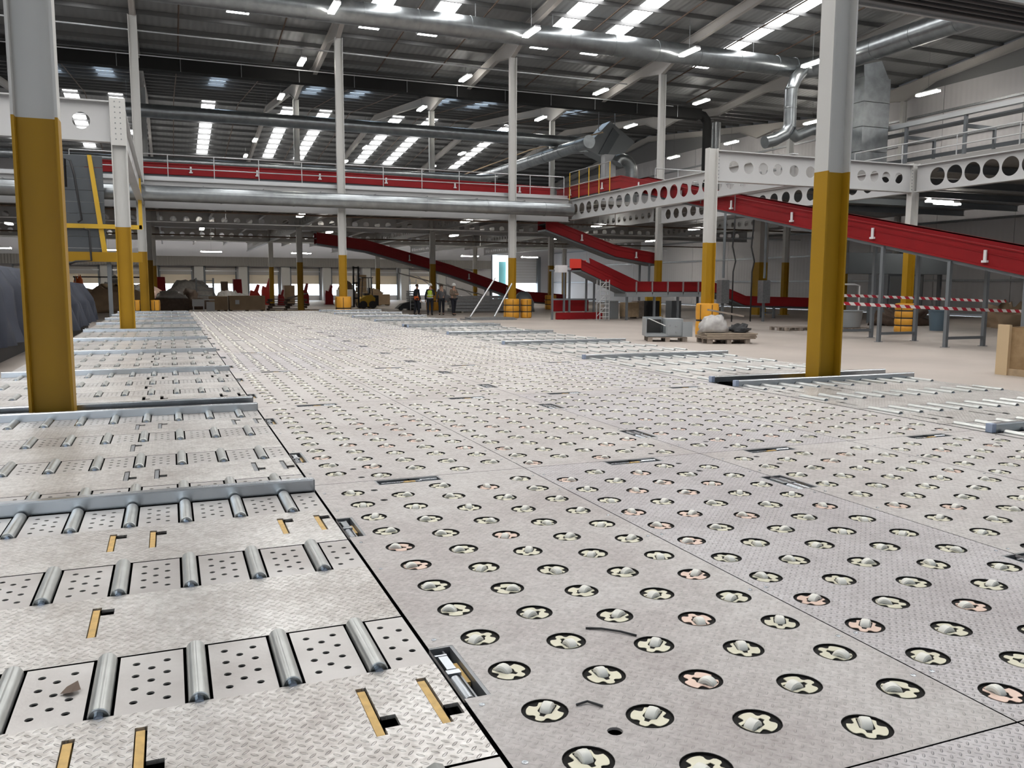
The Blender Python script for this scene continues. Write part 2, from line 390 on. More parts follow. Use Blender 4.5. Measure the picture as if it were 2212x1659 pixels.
# dark fascia above the doors
cn = thing('door_canopy', 'dark grey fascia running along above the far loading doors', 'fascia', (5, 94.5, 4.0))
obj('fascia', MB().box(X0+.5, 35.5, 94.4, 94.5, 3.65, 4.6), 'soffit', cn)
obj('cover', MB().box(X0+.5, 35.5, 94.5, 95.9, 4.4, 4.6), 'soffit', cn)
for k in range(-1, 8):
    c = (k*4.435*1 + DOORX[5]-2.2)
    g = thing('wall_pilaster', 'pale boxed pier between far loading doors, %s from the left' % ORD[k+1], 'pier', (c, 95.4, 0), 'piers between the loading doors')
    obj('shaft', MB().box(c-.45, c+.45, 95.0, 95.95, 0, 3.64), 'white_paint', g); obj('guide', MB().box(c+.5, c+.62, 95.3, 95.9, 0, 3.64), 'frame_grey', g)

# ---------------------------------------------------------------- the roller and caster decks
Z = .5
PER = 3.528; P = PER/13; S0 = 1.532
seam = lambda k: S0 + PER*k
KS = range(-1, 11); YEND = seam(11)
cdeck = thing('caster_deck', 'broad steel caster deck in the middle, full of white swivel casters', 'deck', (3.5, 20, 0))
obj('shade_filler', MB().box(.735, 6.275, seam(-1), YEND, 0, .42), 'gap_shade', cdeck)  # near-black block so gaps and holes show as shade
CX = [.943+.2627*i+(.122 if i >= 10 else 0) for i in range(20)]
PAN = [(.752, 2.135, 0), (2.141, 3.506, 1), (3.512, 4.893, 0), (4.899, 6.262, 1)]
casters = []; bA = []; bB = []
for k in KS:
    s0, s1 = seam(k)+.003, seam(k+1)-.003; S = seam(k)
    n = 28 if k < 2 else (16 if k < 5 else 10)
    for pi_, (x0, x1, mir) in enumerate(PAN):
        cols = list(range(pi_*5, pi_*5+5)); X = [CX[c] for c in cols]
        sx = (X[3]+X[4])/2 if mir else (X[0]+X[1])/2
        eb = (x1-.083, x1) if mir else (x0, x0+.083)
        bx = (X[2]-.05, X[3]+.33-.22) if mir else (X[1]-.08, X[2]+.065)
        if mir: bx = (X[2]-.065, X[3]+.08)
        ay = (s1-.131, s1-.004)
        bys = [(S+.69, S+1.06), (S+2.40, S+2.75)] if (pi_ != 3) else []
        if pi_ in (0, 1, 2): bys = [(S+.69, S+1.06), (S+2.40, S+2.75)]
        holesB = [(eb[0], eb[1], a, b) for a, b in bys] if pi_ in (0, 1, 2) else []
        mb = MB()
        # strip edges across the panel
        ed = []
        if not mir: ed.append((x0, x0+.086, 'edge'))
        lo = x0+.086 if not mir else x0; hi = x1 if not mir else x1-.086
        for i, c in enumerate(cols):
            a = lo if i == 0 else (X[i-1]+X[i])/2; b = hi if i == 4 else (X[i]+X[i+1])/2
            if not mir and i == 0: b = sx-.036
            if not mir and i == 1: a = sx+.036
            if mir and i == 3: b = sx-.036
            if mir and i == 4: a = sx+.036
            ed.append((a, b, c))
        ed.append((sx-.036, sx+.036, 'small'))
        if mir: ed.append((x1-.086, x1, 'edge'))
        for (a, b, c) in ed:
            H = [(bx[0], bx[1], ay[0], ay[1])]
            if c == 'edge': cutplate(mb, a, b, s0, s1, Z, holesB)
            elif c == 'small':
                cy = [S+.115, S+.37, S+PER-.49, S+PER-.245] if k < 6 else []
                colstrip(mb, a, b, s0, s1, Z, sx, cy, .0215, 14 if k < 2 else 8, .034, holes=H)
            else:
                odd = c % 2; cy = [S+P*.5+P*j for j in range(12)] if odd else [S+P*(j+1) for j in range(12)]
                colstrip(mb, a, b, s0, s1, Z, CX[c], cy, .068, n, P/2, drop=.0012, holes=H)
                casters += [(CX[c], y) for y in cy]
        obj('deck_panel', mb, 'chequer_plate_lilac' if (k*3+pi_*5) % 4 == 1 or (k, pi_) == (0, 1) else 'chequer_plate_worn', cdeck)
        bA.append(((bx[0]+bx[1])/2, (ay[0]+ay[1])/2, bx[1]-bx[0], ay[1]-ay[0], k))
        if pi_ in (0, 1, 2):
            for a, b in bys: bB.append(((eb[0]+eb[1])/2, (a+b)/2, eb[1]-eb[0], b-a, k, mir))
# stop mechanisms let into the deck
def brake_cross(x, y, w_, d, k):
    t = inst('stop_unit', None, cdeck, (0, 0, 0)) if False else None
    mb = MB(); a, b, c, e = x-w_/2, x+w_/2, y-d/2, y+d/2
    mb.box(a, b, c, c+.012, Z-.05, Z-.001); mb.box(a, b, e-.012, e, Z-.05, Z-.001); mb.box(a, a+.01, c+.012, e-.012, Z-.05, Z-.001); mb.box(b-.01, b, c+.012, e-.012, Z-.05, Z-.001)
    fr = obj('stop_frame', mb, 'dull_steel', cdeck)
    mb = MB(); mb.box(a+.03, b-.12, y-.006, y+.010, Z-.03, Z-.006); mb.box(a+.02, b-.02, y-.048, y-.036, Z-.03, Z-.008)
    mb.cyl((b-.13, y+.02, Z-.016), (b-.02, y+.02, Z-.016), .014, 8)
    obj('slide_bar', mb, 'zinc', fr)
    if k < 4: obj('brass_block', MB().box(x-.035, x+.035, y-.034, y-.008, Z-.03, Z-.001), 'brass_strap', fr)
def brake_long(x, y, w_, d, k, mir):
    a, b, c, e = x-w_/2, x+w_/2, y-d/2, y+d/2
    f = (lambda u: 2*x-u) if mir else (lambda u: u)
    def bx(mb, p, q, *r): mb.box(min(f(p), f(q)), max(f(p), f(q)), *r)
    mb = MB(); bx(mb, b-.012, b, c, e, Z-.06, Z-.001); bx(mb, a, b-.012, e-.008, e, Z-.06, Z-.001)
    bx(mb, b-.04, b-.034, c, e-.008, Z-.06, Z-.012)
    fr = obj('stop_frame', mb, 'dull_steel', cdeck)
    mb = MB(); bx(mb, a+.012, a+.042, y+.02, e-.07, Z-.05, Z-.002); bx(mb, a+.005, a+.045, e-.06, e-.05, Z-.05, Z-.004)
    bx(mb, a+.004, a+.048, y-.015, y+.012, Z-.055, Z-.001)
    obj('galvanised_block', mb, 'zinc', fr)
    mb = MB(); mb.cyl((f(a+.022), c+.01, Z-.018), (f(a+.022), y-.03, Z-.018), .018, 10)
    obj('stop_roller', mb, 'nylon' if k < 0 else 'zinc', fr, smooth='auto')
    if k < 4:
        mb = MB(); bx(mb, b-.034, b-.016, y-.05, y+.09, Z-.035, Z-.02); obj('brass_strip', mb, 'brass_strap', fr)
for a in bA:
    if a[4] < 5: brake_cross(*a)
for a in bB:
    if a[4] < 5: brake_long(*a)
# screws in the near panels
mb = MB()
for k in (0, 1):
    for (x0, x1, _) in PAN:
        for y in (seam(k)+.32, seam(k)+.64, seam(k)+1.12, seam(k)+1.9, seam(k)+2.3, seam(k)+2.9, seam(k)+3.3):
            for x in (x0+.036, x1-.036): mb.lathe([(.009, 0), (.009, .0015), (.004, .002), (.003, .001)], (x, y, Z), n=10)
obj('screw_heads', mb, 'zinc', cdeck, kind='stuff')
# one caster: scalloped plate, crowned wheel, two fork cheeks with hub caps
def caster_meshes(n, seg, mt):
    mb = MB(); vs = []; m = n
    for zz in (-.0032, -.0058):
        for i in range(m):
            a = 2*pi*i/m; d = min(abs((a-q+pi) % (2*pi)-pi) for q in (radians(58), radians(150), radians(210), radians(302)))
            r = .054 - .017*max(0, 1-(d/.27)**2)**.5 if d < .27 else .054
            vs.append((r*cos(a), r*sin(a), zz))
        for i in range(m):
            a = 2*pi*i/m; c_, s_ = cos(a), sin(a)
            t = min((.0505 if c_ > 0 else .028)/max(abs(c_), 1e-6), (.0215 if c_ > -.1 else .0225*(1.05+.75*c_))/max(abs(s_), 1e-6))
            vs.append((t*c_, t*s_, zz))
    fs = []
    for i in range(m):
        j = (i+1) % m
        fs += [(i, j, m+j, m+i), (2*m+i, 3*m+i, 3*m+j, 2*m+j), (i, 2*m+i, 2*m+j, j), (m+i, m+j, 3*m+j, 3*m+i)]
    mb.add(vs, fs)
    w_ = MB(); R = .030; X_, Z_ = .023, -.0155
    w_.lathe([(.010, -.0165), (R-.006, -.0165), (R-.0015, -.013), (R, -.006), (R, .006), (R-.0015, .013), (R-.006, .0165), (.010, .0165)], (X_, 0, Z_), 'y', seg)
    f = MB()
    for sgn in (-1, 1):
        f.lathe([(.0155, sgn*.0166), (.0155, sgn*.0182), (.010, sgn*.0182), (.008, sgn*.0195)], (X_, 0, Z_), 'y', 12)
        f.box(X_-.015, X_+.015, min(sgn*.0168, sgn*.0180), max(sgn*.0168, sgn*.0180), -.05, -.012)
    f.box(X_-.015, X_+.015, -.0180, .0180, -.053, -.048); f.cyl((X_, -.0190, Z_), (X_, .0190, Z_), .006, 8)
    return mb, w_, f
def tomesh(name, mb, m, smooth=True):
    me = bpy.data.meshes.new(name); me.from_pydata(mb.v, [], mb.f); me.materials.append(MATS[m])
    if smooth: me.shade_smooth(); me.set_sharp_from_angle(angle=radians(35))
    return me
pm, wm, fm = caster_meshes(48, 20, None)
me_plate = [tomesh('caster', pm, 'gold_zinc', False), tomesh('caster', pm, 'pink_zinc', False)]; me_wheel = tomesh('wheel', wm, 'nylon'); me_fork = tomesh('fork', fm, 'roller_steel')
hm = MB(); hm.lathe([(.0672, -.02), (.0676, -.0012), (.0664, -.0012), (.0660, -.0070), (.002, -.0070)], (0, 0, 0), 'z', 32); me_house = tomesh('housing', hm, 'caster_housing')
hl = MB(); hl.lathe([(.0672, -.02), (.0672, -.0012), (.0660, -.0070), (.002, -.0070)], (0, 0, 0), 'z', 10)
Mi = cam.matrix_world.inverted()
def in_view(x, y, z=.5):
    q = Mi @ Vector((x, y, z))
    return q.z < -.3 and abs(q.x/q.z) < .64 and abs(q.y/q.z) < .49
vis = sorted((c for c in casters if in_view(*c)), key=lambda c: (Vector((c[0], c[1], .5))-cam.location).length if False else -(Mi @ Vector((c[0], c[1], .5))).z)
near = set(vis[:300])
lp, lw, lf = caster_meshes(14, 8, None)
fp, fwl, fh = MB(), MB(), MB()
for c in casters:
    a = random.uniform(0, 2*pi)
    if c in near:
        o = inst('caster', me_plate[1 if random.random() < .22 else 0], cdeck, (c[0]-3.5, c[1]-20, Z), a)
        inst('wheel', me_wheel, o, (0, 0, 0)); inst('fork', me_fork, o, (0, 0, 0)); inst('housing', me_house, o, (0, 0, 0))
    elif c[1] > .8:
        ca, sa = cos(a), sin(a)
        for src, dst in ((lp, fp), (lw, fwl), (hl, fh)):
            dst.add([(c[0]+x*ca-y*sa, c[1]+x*sa+y*ca, Z+z) for x, y, z in src.v], src.f)
obj('far_caster_housings', fh, 'caster_housing', cdeck, kind='stuff'); obj('far_caster_plates', fp, 'gold_zinc', cdeck, kind='stuff'); obj('far_caster_wheels', fwl, 'nylon', cdeck, kind='stuff', smooth=True)
# side decks: alternating roller strips and chequer strips, with raised guide rails
RL = [4.95, 8.39, 8.88, 12.45, 16.1, 19.85, 23.62, 24.15, 27.8, 31.5, 35.2, 39.0]
ROWS = [-.53, .475, 1.5, 2.487, 3.493, 4.49]
for a, b in zip(RL, RL[1:]):
    if b-a > 1:
        pt = (b-.03-.41-a-.03)/3; ROWS += [a+.035+i*pt for i in range(4)]
RLEN = .405
rb = MB(); rb.lathe([(.012, .014), (.0245, .014), (.0255, .001), (.0275, 0), (.030, .003), (.030, .387), (.0275, .39), (.0255, .389), (.0245, .376), (.012, .376)], (0, 0, 0), 'y', 24)
me_roller = tomesh('roller', rb, 'roller_steel')
ab = MB(); ab.lathe([(.011, -.010), (.014, -.008), (.014, .398), (.011, .40)], (0, 0, 0), 'y', 10)
me_axle = tomesh('axle', ab, 'axle_steel')
lo_r = MB(); lo_r.lathe([(.024, 0), (.030, .004), (.030, .386), (.024, .39)], (0, 0, 0), 'y', 8)
def side_deck(name, label, x0, x1, rx, side, ymin):
    t = thing(name, label, 'deck', ((x0+x1)/2, 20, 0))
    obj('shade_filler', MB().box(x0+.01, x1-.01, ROWS[0], YEND, 0, .42), 'gap_shade', t)  # black filler painted as the shade below the plates
    rows = [r for r in ROWS if r > ymin]; rollers = []
    gaps = []      # between slots
    for r in rows:
        mb = MB(); y0, y1 = r, r+RLEN-.004
        xs = sorted(rx); e = [x0] + [q for x in xs for q in (x-.039, x+.039)] + [x1]
        for i in range(0, len(e), 2):
            a, b = e[i], e[i+1]
            if .1 < b-a <= .16 and r < 14:
                m3 = (a+b)/2; cys = [y0+.066+.089*q for q in range(4)]
                colstrip(mb, a, m3, y0+.012, y1, Z, m3-.028, cys, .0115, 12 if r < 6 else 6, .03, drop=.006); colstrip(mb, m3, b, y0+.012, y1, Z, m3+.028, [c_-.044 for c_ in cys[1:]], .0115, 12 if r < 6 else 6, .03, drop=.006)
                quad(mb, a, b, y0, y0+.012, Z)
            elif b-a > .16 and r < 14:
                m3 = (a+b)/2; d = .045
                for j, cx_ in enumerate((m3-d, m3, m3+d)):
                    xa = a if j == 0 else m3-d*1.5+d*j; xb = b if j == 2 else m3-d*.5+d*j
                    cys = [y0+.066+.089*q for q in range(4)] if j != 1 else [y0+.11+.0895*q for q in range(3)]
                    colstrip(mb, xa, xb, y0+.012, y1, Z, cx_, cys, .0115, 12 if r < 6 else 6, .02, drop=.006)
                quad(mb, a, b, y0, y0+.012, Z)
            else: quad(mb, a, b, y0, y1, Z)
        for x in xs:
            quad(mb, x-.039, x+.039, y0, y0+.006, Z)
            mb.add([(x-.039,y0+.006,Z),(x+.039,y0+.006,Z),(x+.039,y0+.006,Z-.02),(x-.039,y0+.006,Z-.02)], [(0,1,2,3)])
        obj('roller_strip', mb, 'perforated_steel', t)
        rollers += [(x, r) for x in rx]
    # chequer strips between the roller strips
    for i, r in enumerate(rows):
        nxt = rows[i+1] if i+1 < len(rows) else YEND
        y0, y1 = r+RLEN+.007, nxt
        if y1-y0 < .2: continue
        if 8.3 < y0 < 8.6 or 23.5 < y0 < 23.8: continue
        sl = []; mod = [q for q in RL if q < r]; idx = len([q for q in rows if mod and q > mod[-1] and q < r]) if mod else {1.5: 0, 2.487: 1, 3.493: 2}.get(r, 1)
        sx = [rx[0]-.30, rx[0]-.12, rx[0]+.34*0+.10, rx[0]+.28] if False else None
        base = [-.295, -.118, .483, .668] if side < 0 else [x1-.15-.66, x1-.15-.48, x0+.30, x0+.12]
        if side > 0: base = [x0+.17, x0+.36, x0+.90, x0+1.1]
        use = [base[0]] if idx == 1 else base
        near_foot = idx == 0
        for x in use:
            a, b = y0+.20, y0+.485
            if y1-y0 < .55: b = y0+.44
            sl.append((x-.016, x+.016, a, b))
            fy = (a+.035, a+.10) if near_foot else (b-.085, b-.025)
            sl.append((x+.016, x+.060, *fy))
        mb = MB(); cutplate(mb, x0, x1, y0, y1, Z, sl if r < 20 else [])
        obj('chequer_strip', mb, 'chequer_plate_bright', t)
        for j in range(0, len(sl), 2):
            if r > 8: break
            a, b, c, d = sl[j]
            obj('latch_bar', MB().box(a+.003, b-.006, c+.004, d-.012, Z-.03, Z-.004), 'brass_strap' if r < 4.0 and side < 0 else 'dull_steel', t)
    # guide rails
    for y in RL:
        if y < ymin: continue
        up_ = -1 if y in (8.39, 23.62) else 1
        mb = MB(); h = .072
        mb.prism([(y-.032, Z), (y+.032, Z), (y+.032, Z+h), (y+.018, Z+h), (y+.018, Z+h-.01), (y-.018, Z+h-.01), (y-.018, Z+h), (y-.032, Z+h)] if False else [(y-.03, Z), (y+.03, Z), (y+.03, Z+h), (y-.022, Z+h), (y-.03, Z+h-.008)], 'yz', x0+.01 if side < 0 else x0+.05, x1 if side < 0 else x1+.02)
        rl = obj('guide_rail', mb, 'zinc', t)
        if side < 0:
            obj('end_plate', MB().box(x1, x1+.008, y-.03, y+.03, Z-.02, Z+h-.004), 'dull_steel', rl)
        else:
            obj('end_cap', MB().box(x0+.004, x0+.05, y-.031, y+.031, Z, Z+h+.001), 'blue_cap', rl)
    # rollers
    v = sorted((q for q in rollers if in_view(q[0], q[1]+.2)), key=lambda q: -(Mi @ Vector((q[0], q[1], .5))).z)[:300]; nr = set(v)
    far = MB()
    for q in rollers:
        if q in nr:
            o = inst('roller', me_roller, t, (q[0]-t.location.x, q[1]+.010-t.location.y, Z-.004)); 
            if q[1] < 13: inst('axle', me_axle, o, (0, 0, 0))
        elif q[1] > 1: far.add([(q[0]+x, q[1]+.010+y, Z-.004+z) for x, y, z in lo_r.v], lo_r.f)
    if far.v: obj('far_rollers', far, 'roller_steel', t, kind='stuff', smooth=True)
    return t
side_deck('roller_deck', 'left steel roller deck with chequer strips, passing under the nearest column', -2.05, .738, [.563-.2645*i for i in range(10)], -1, -1)
side_deck('roller_deck', 'right steel roller deck with bright rollers, beside the open concrete floor', 6.285, 9.14, [6.415+.2625*i for i in range(11)], 1, 1)
# loose bits lying on the caster deck
single('cable_offcut', MB().tube([(1.312, 2.545, Z+.004), (1.36, 2.52, Z+.005), (1.41, 2.47, Z+.006), (1.446, 2.424, Z+.004)], .004, 6), 'black_plastic', 'curved black cable offcut lying beside a caster on the deck', 'cable', smooth=True)
single('cable_tie', MB().tube([(1.038, 2.065, Z+.004), (1.075, 2.068, Z+.006), (1.105, 2.030, Z+.004)], .0035, 6), 'black_plastic', 'bent black plastic tie lying between the nearest casters', 'tie')
lf = MB().add([(-.345, 2.68, Z+.004), (-.315, 2.66, Z+.012), (-.29, 2.685, Z+.006), (-.30, 2.72, Z+.02), (-.33, 2.715, Z+.008)], [(0,1,2,3,4)])
single('dead_leaf', lf, 'dark_wood', 'dry brown leaf lying between two rollers', 'leaf')

# ---------------------------------------------------------------- steel columns
PAINT = 3.14
def column(k, y, ztop, label, d=.36, w_=.24, k_holes=False):
    x = COLX(k)
    t = thing('steel_column', label, 'column', (x, y, 0), 'steel columns of the hall')
    lo_, hi_ = MB(), MB()
    lo_.ibeam('z', x, y, 0, PAINT, d, w_, .024, .018); hi_.ibeam('z', x, y, PAINT, ztop, d, w_, .024, .018)
    obj('yellow_shaft', lo_, 'yellow_paint', t); obj('white_shaft', hi_, 'white_paint', t)
    obj('base_plate', MB().box(x-.26, x+.26, y-.2, y+.2, 0, .03), 'yellow_paint', t)
    return t
zt = lambda y: low(y)-.005
column(0, 8.62, zt(8.62), 'nearest steel column on the left, yellow below and grey white above')
column(1, 8.62, zt(8.62), 'nearest steel column on the right, yellow below and grey white above')
t = column(0, 23.9, 6.31, 'second steel column on the left, short, carrying a white beam at its head')
mb = MB()
for i in range(8):
    for sx in (-.06, .06): mb.cyl((COLX(0)+sx, 23.9-.125, 5.3+i*.13), (COLX(0)+sx, 23.9-.105, 5.3+i*.13), .018, 6)
obj('end_plate', MB().box(COLX(0)-.17, COLX(0)+.17, 23.9-.118, 23.9-.108, 5.15, 6.3), 'white_paint', t); obj('bolts', mb, 'dull_steel', t, kind='stuff')
t = column(2, 23.9, 6.20, 'short white and yellow column where the two large holed beams meet')
t = column(3, 23.9, 6.20, 'short column behind the right roller deck, yellow foot seen past the red conveyor')
NAM = ['farther left', 'with a forklift behind its foot', 'beside two yellow drum guards', 'right of the open cladding', 'by the right duct', 'against the right wall']
for k in range(-2, 6):
    lab = {-2: 'tall column of the middle row, second left of the deck', -1: 'tall column of the middle row, first left of the deck', 0: 'tall column of the middle row behind the left deck',
           1: 'tall white column of the middle row with the forklift behind its yellow foot', 2: 'tall white column of the middle row beside a pair of yellow drum guards',
           3: 'tall white column of the middle row left of the black downpipe', 4: 'tall column of the middle row hidden behind the nearest right column', 5: 'tall column of the middle row against the right wall'}[k]
    column(k if k < 5 else 4.98, 41.4, zt(41.4), lab)
for k in range(-2, 5):
    lab = {-2: 'tall column of the rear row, far left', -1: 'tall column of the rear row, left of the deck line', 0: 'tall column of the rear row in line with the left deck', 1: 'tall column of the rear row seen left of centre behind the red walkway conveyor',
           2: 'tall column of the rear row where the group of people stands', 3: 'tall column of the rear row right of the open bright door', 4: 'tall column of the rear row in front of the right wall cladding'}[k]
    column(k, 55.9, zt(55.9), lab)
for k in range(-1, 5):
    lab = ['short column far back left of the deck', 'short column far back in line with the left deck', 'short slim column far back among the red chutes', 'short slim column far back behind the long red conveyor', 'short slim column far back right of the people', 'short column far back near the roller shutter'][k+1]
    column(k, 72.3, 6.2, lab)

# plastic guards strapped around column feet
def guard(x, y, r, h, label, n=3, group='yellow column guards'):
    t = thing('column_guard', label, 'guard', (x, y, 0), group)
    sh = h/n
    for i in range(n):
        z0 = i*sh; p = [(r*.80, z0+.004), (r*.95, z0+.02), (r, z0+sh*.25), (r, z0+sh*.75), (r*.95, z0+sh-.02), (r*.80, z0+sh-.004)]
        mb = MB(); mb.lathe(p, (x, y, 0), 'z', 20); obj('segment', mb, 'guard_yellow', t, smooth='auto')
    for i in range(1, n):
        mb = MB(); mb.lathe([(r*.93, i*sh-.03), (r*.955, i*sh-.03), (r*.955, i*sh+.03), (r*.93, i*sh+.03)], (x, y, 0), 'z', 20); obj('strap', mb, 'strap_black', t)
    mb = MB()
    for a in (radians(-100), radians(-35), radians(200)):
        cx_, cy_ = x+cos(a)*r, y+sin(a)*r; mb.cyl((cx_, cy_, .05), (cx_, cy_, h-.05), .012, 6)
    obj('seams', mb, 'strap_black', t, kind='stuff')
guard(COLX(2), 23.9, .38, 1.14, 'yellow guard round the short column behind the wrapped pallet', 2)
guard(COLX(3), 23.9, .40, 1.10, 'tall yellow guard seen behind the red and white tape', 4)
guard(COLX(1), 41.4, .40, 1.15, 'yellow guard of the tall column in front of the forklift', 2)
guard(COLX(2)-.03, 41.4, .42, 1.02, 'left one of the two yellow drum guards at the leaning poles', 3)
guard(COLX(2)+.80, 41.4, .30, 1.00, 'narrow yellow guard standing free, right one of the two at the leaning poles', 3)
guard(COLX(2), 55.9, .46, 1.27, 'yellow guard beside the group of people', 2)
guard(COLX(3), 55.9, .42, 1.05, 'yellow guard at the far column left of the steel frame', 3)
guard(COLX(0)-.38, 41.4, .20, 1.0, 'left half of the guard pair behind the end of the left deck', 2)
guard(COLX(0)+.42, 41.4, .20, 1.0, 'right half of the guard pair behind the end of the left deck', 2)

# ---------------------------------------------------------------- cellular beams and the raised floor
def cellbeam(name, label, axis, a, b, cross, z0, z1, r, pitch, first, group='white cellular beams', n=24, width=.26, holes=None):
    mid = (a+b)/2
    t = thing(name, label, 'beam', (mid, cross, z0) if axis == 'x' else (cross, mid, z0), group)
    f = MB(); zc = (z0+z1)/2; tf = .035
    hs = holes if holes is not None else [first+pitch*i for i in range(int((b-.25-first)/pitch)+1)]
    colstrip_h(f, a, b, z0+tf, z1-tf, hs, zc, r, n)
    web = MB(); T = .016
    mp = (lambda p, d: (p[0], cross+d, p[1])) if axis == 'x' else (lambda p, d: (cross+d, p[0], p[1]))
    web.add([mp(v, T/2 - (T if v[2] < -.5 else 0)) for v in f.v], f.f)
    g = MB(); colstrip_h(g, a, b, z0+tf, z1-tf, hs, zc, r, n); web.add([mp(v, -T/2) for v in g.v], [q for q in g.f if all(g.v[i][2] > -.5 for i in q)])
    obj('web', web, 'beam_white', t)
    for (za, zb) in ((z0, z0+tf), (z1-tf, z1)):
        mb = MB()
        if axis == 'x': mb.box(a, b, cross-width/2, cross+width/2, za, zb)
        else: mb.box(cross-width/2, cross+width/2, a, b, za, zb)
        obj('flange', mb, 'beam_white', t)
    return t
def colstrip_h(mb, a, b, z0, z1, hs, zc, r, n):
    cur = a
    for i, h in enumerate(hs):
        e = b if i == len(hs)-1 else (h+hs[i+1])/2
        s_ = cur if i == 0 and h-r-.05-cur < .01 else max(cur, h-max(.5*(e-h)*2, r+.03)) if i == 0 else cur
        if s_ > cur: mb.add([(cur,z0,0),(s_,z0,0),(s_,z1,0),(cur,z1,0)], [(0,1,2,3)])
        e2 = min(e, h+r+.12) if i == len(hs)-1 else e
        ring_cell(mb, s_, e2, z0, z1, h, zc, r, n, 0, 1.0); cur = e2
    if cur < b: mb.add([(cur,z0,0),(b,z0,0),(b,z1,0),(cur,z1,0)], [(0,1,2,3)])
b1 = cellbeam('cellular_beam', 'white holed beam across the view behind the nearest right column', 'x', COLX(2)+.19, COLX(3)-.19, 23.9, 5.15, 6.15, .195, 0, 0, n=28,
         holes=[17.6, 18.2, 18.8, 19.4, 20.1, 20.8, 21.45, 22.1, 23.1, 23.7, 24.25, 24.85])
for xx in (COLX(2)+.20, COLX(3)-.20):
    mb = MB()
    for i in range(8): mb.cyl((xx, 23.9-.10, 5.25+i*.115), (xx, 23.9-.13, 5.25+i*.115), .016, 6)
    obj('end_bolts', mb, 'dull_steel', b1, kind='stuff')
cellbeam('cellular_beam', 'white beam with big round holes running in at the right edge', 'y', 4.0, 23.75, COLX(3), 5.15, 6.12, .315, .71, 4.4, n=28)
cellbeam('cellular_beam', 'long white beam with a row of large round holes ending at the silver duct', 'y', 24.05, 41.55, 20.25, 5.20, 6.28, .30, .795, 24.5, n=28)
cellbeam('cellular_beam', 'white holed beam behind the red conveyor on the right', 'y', 24.05, 41.2, COLX(3), 5.15, 6.1, .27, .80, 24.5, n=16)
cellbeam('cellular_beam', 'white solid beam with one bright hole at the left edge', 'x', -10.0, COLX(0)-.19, 23.9, 5.22, 6.22, .20, 2.6, -9.65)
cellbeam('cellular_beam', 'white beam seen nearly end on, leading back from the second left column', 'y', 24.05, 41.25, COLX(0)+.02, 5.2, 6.2, .2, 2.2, 25.4, n=16)
for i, y in enumerate((55.9, 72.3)):
    cellbeam('cellular_beam', ['white holed beam across the far bay, in line with the rear columns', 'white holed beam far back, above the loading doors'][i], 'x', -26, 42.8, y+.2, 5.18, 6.12, .19, .74, -25.5, n=12)
for i, k in enumerate((1, 2, 3, 4)):
    cellbeam('cellular_beam', 'white holed beam running back under the raised floor, %s from the left' % ORD[i], 'y', 56.3, 94.2, COLX(k), 5.2, 6.1, .19, .62, 56.8, n=10)
for i, k in enumerate((1, 2, 3, 4)):
    cellbeam('cellular_beam', 'white holed beam just behind the silver duct, %s from the left' % ORD[i], 'y', 42.0, 55.7, COLX(k), 5.3, 6.1, .17, .70, 42.5, n=10)
eb_ = thing('edge_beam', 'long white edge beam of the raised floor behind the lower silver duct', 'beam', (0, 41.75, 5.1))
mb = MB(); mb.ibeam('x', 41.76, 5.73, -28, 20.12, 1.24, .26, .04, .02); obj('beam', mb, 'beam_white', eb_)
obj('toe_board', MB().box(-28, 20.12, 41.86, 41.89, 6.36, 6.52), 'handrail_galv', eb_)
fl = struct('floor_upper', MB().box(-28, 20.1, 41.9, 94.3, 6.16, 6.34).box(20.4, 43.3, 41.9, 94.3, 6.16, 6.34).box(25.75, 43.3, 4, 41.85, 6.16, 6.3), 'soffit')
for i in range(24):       # secondary joists under the raised floor
    x = -27.0+i*2.95
    if any(abs(x-COLX(k)) < .4 for k in range(-3, 6)) or x > 42: continue
    mb = MB(); mb.ibeam('y', x, 5.95, 42.0, 94.0, .34, .14, .02, .012); obj('joist', mb, 'beam_white', fl)
for i in range(10):
    y = 6+i*3.4
    if abs(y-23.9) < .4: continue
    mb = MB(); mb.ibeam('x', y, 5.98, 25.8, 43.2, .3, .14, .02, .012); obj('joist', mb, 'frame_grey', fl)

# ---------------------------------------------------------------- ducts and pipes
def duct(name, label, pts, r, group=None, joint=2.4, m='duct_galv', cat='duct', n=28, elbow=False):
    t = thing(name, label, cat, pts[0], group)
    mb = MB(); mb.tube(pts, r, n); obj('pipe', mb, m, t, smooth='auto')
    mb = MB(); 
    for a, b in zip(pts, pts[1:]):
        a, b = Vector(a), Vector(b); Ln = (b-a).length; q = max(1, int(Ln/joint))
        if Ln < joint*.6: continue
        for i in range(1, q+1):
            c = a + (b-a)*((i-.5)/q); d = (b-a).normalized()*.035; mb.cyl(c-d, c+d, r+.014, n)
    if mb.v: obj('joint_bands', mb, m, t, smooth='auto', kind='stuff')
    return t
def arc(c, r, a0, a1, plane, n=7):
    out = []
    for i in range(n+1):
        a = a0+(a1-a0)*i/n; u, v = r*cos(a), r*sin(a)
        out.append({'xz': (c[0]+u, c[1], c[2]+v), 'xy': (c[0]+u, c[1]+v, c[2]), 'yz': (c[0], c[1]+u, c[2]+v)}[plane])
    return out
d1 = duct('spiral_duct', 'big silver spiral duct high under the roof, with elbow and dropping branch', [(-30, 38.3, 13.5), (31.9, 38.3, 13.5)], .5)
for i in range(9):
    x = -2+i*3.9
    if any(abs(x-COLX(k)) < .3 for k in range(-1, 5)): x += .5
    obj('hanger', MB().cyl((x, 38.3, 13.98), (x, 38.3, roof_z(38.3)-.26), .012, 6), 'dull_steel', d1)
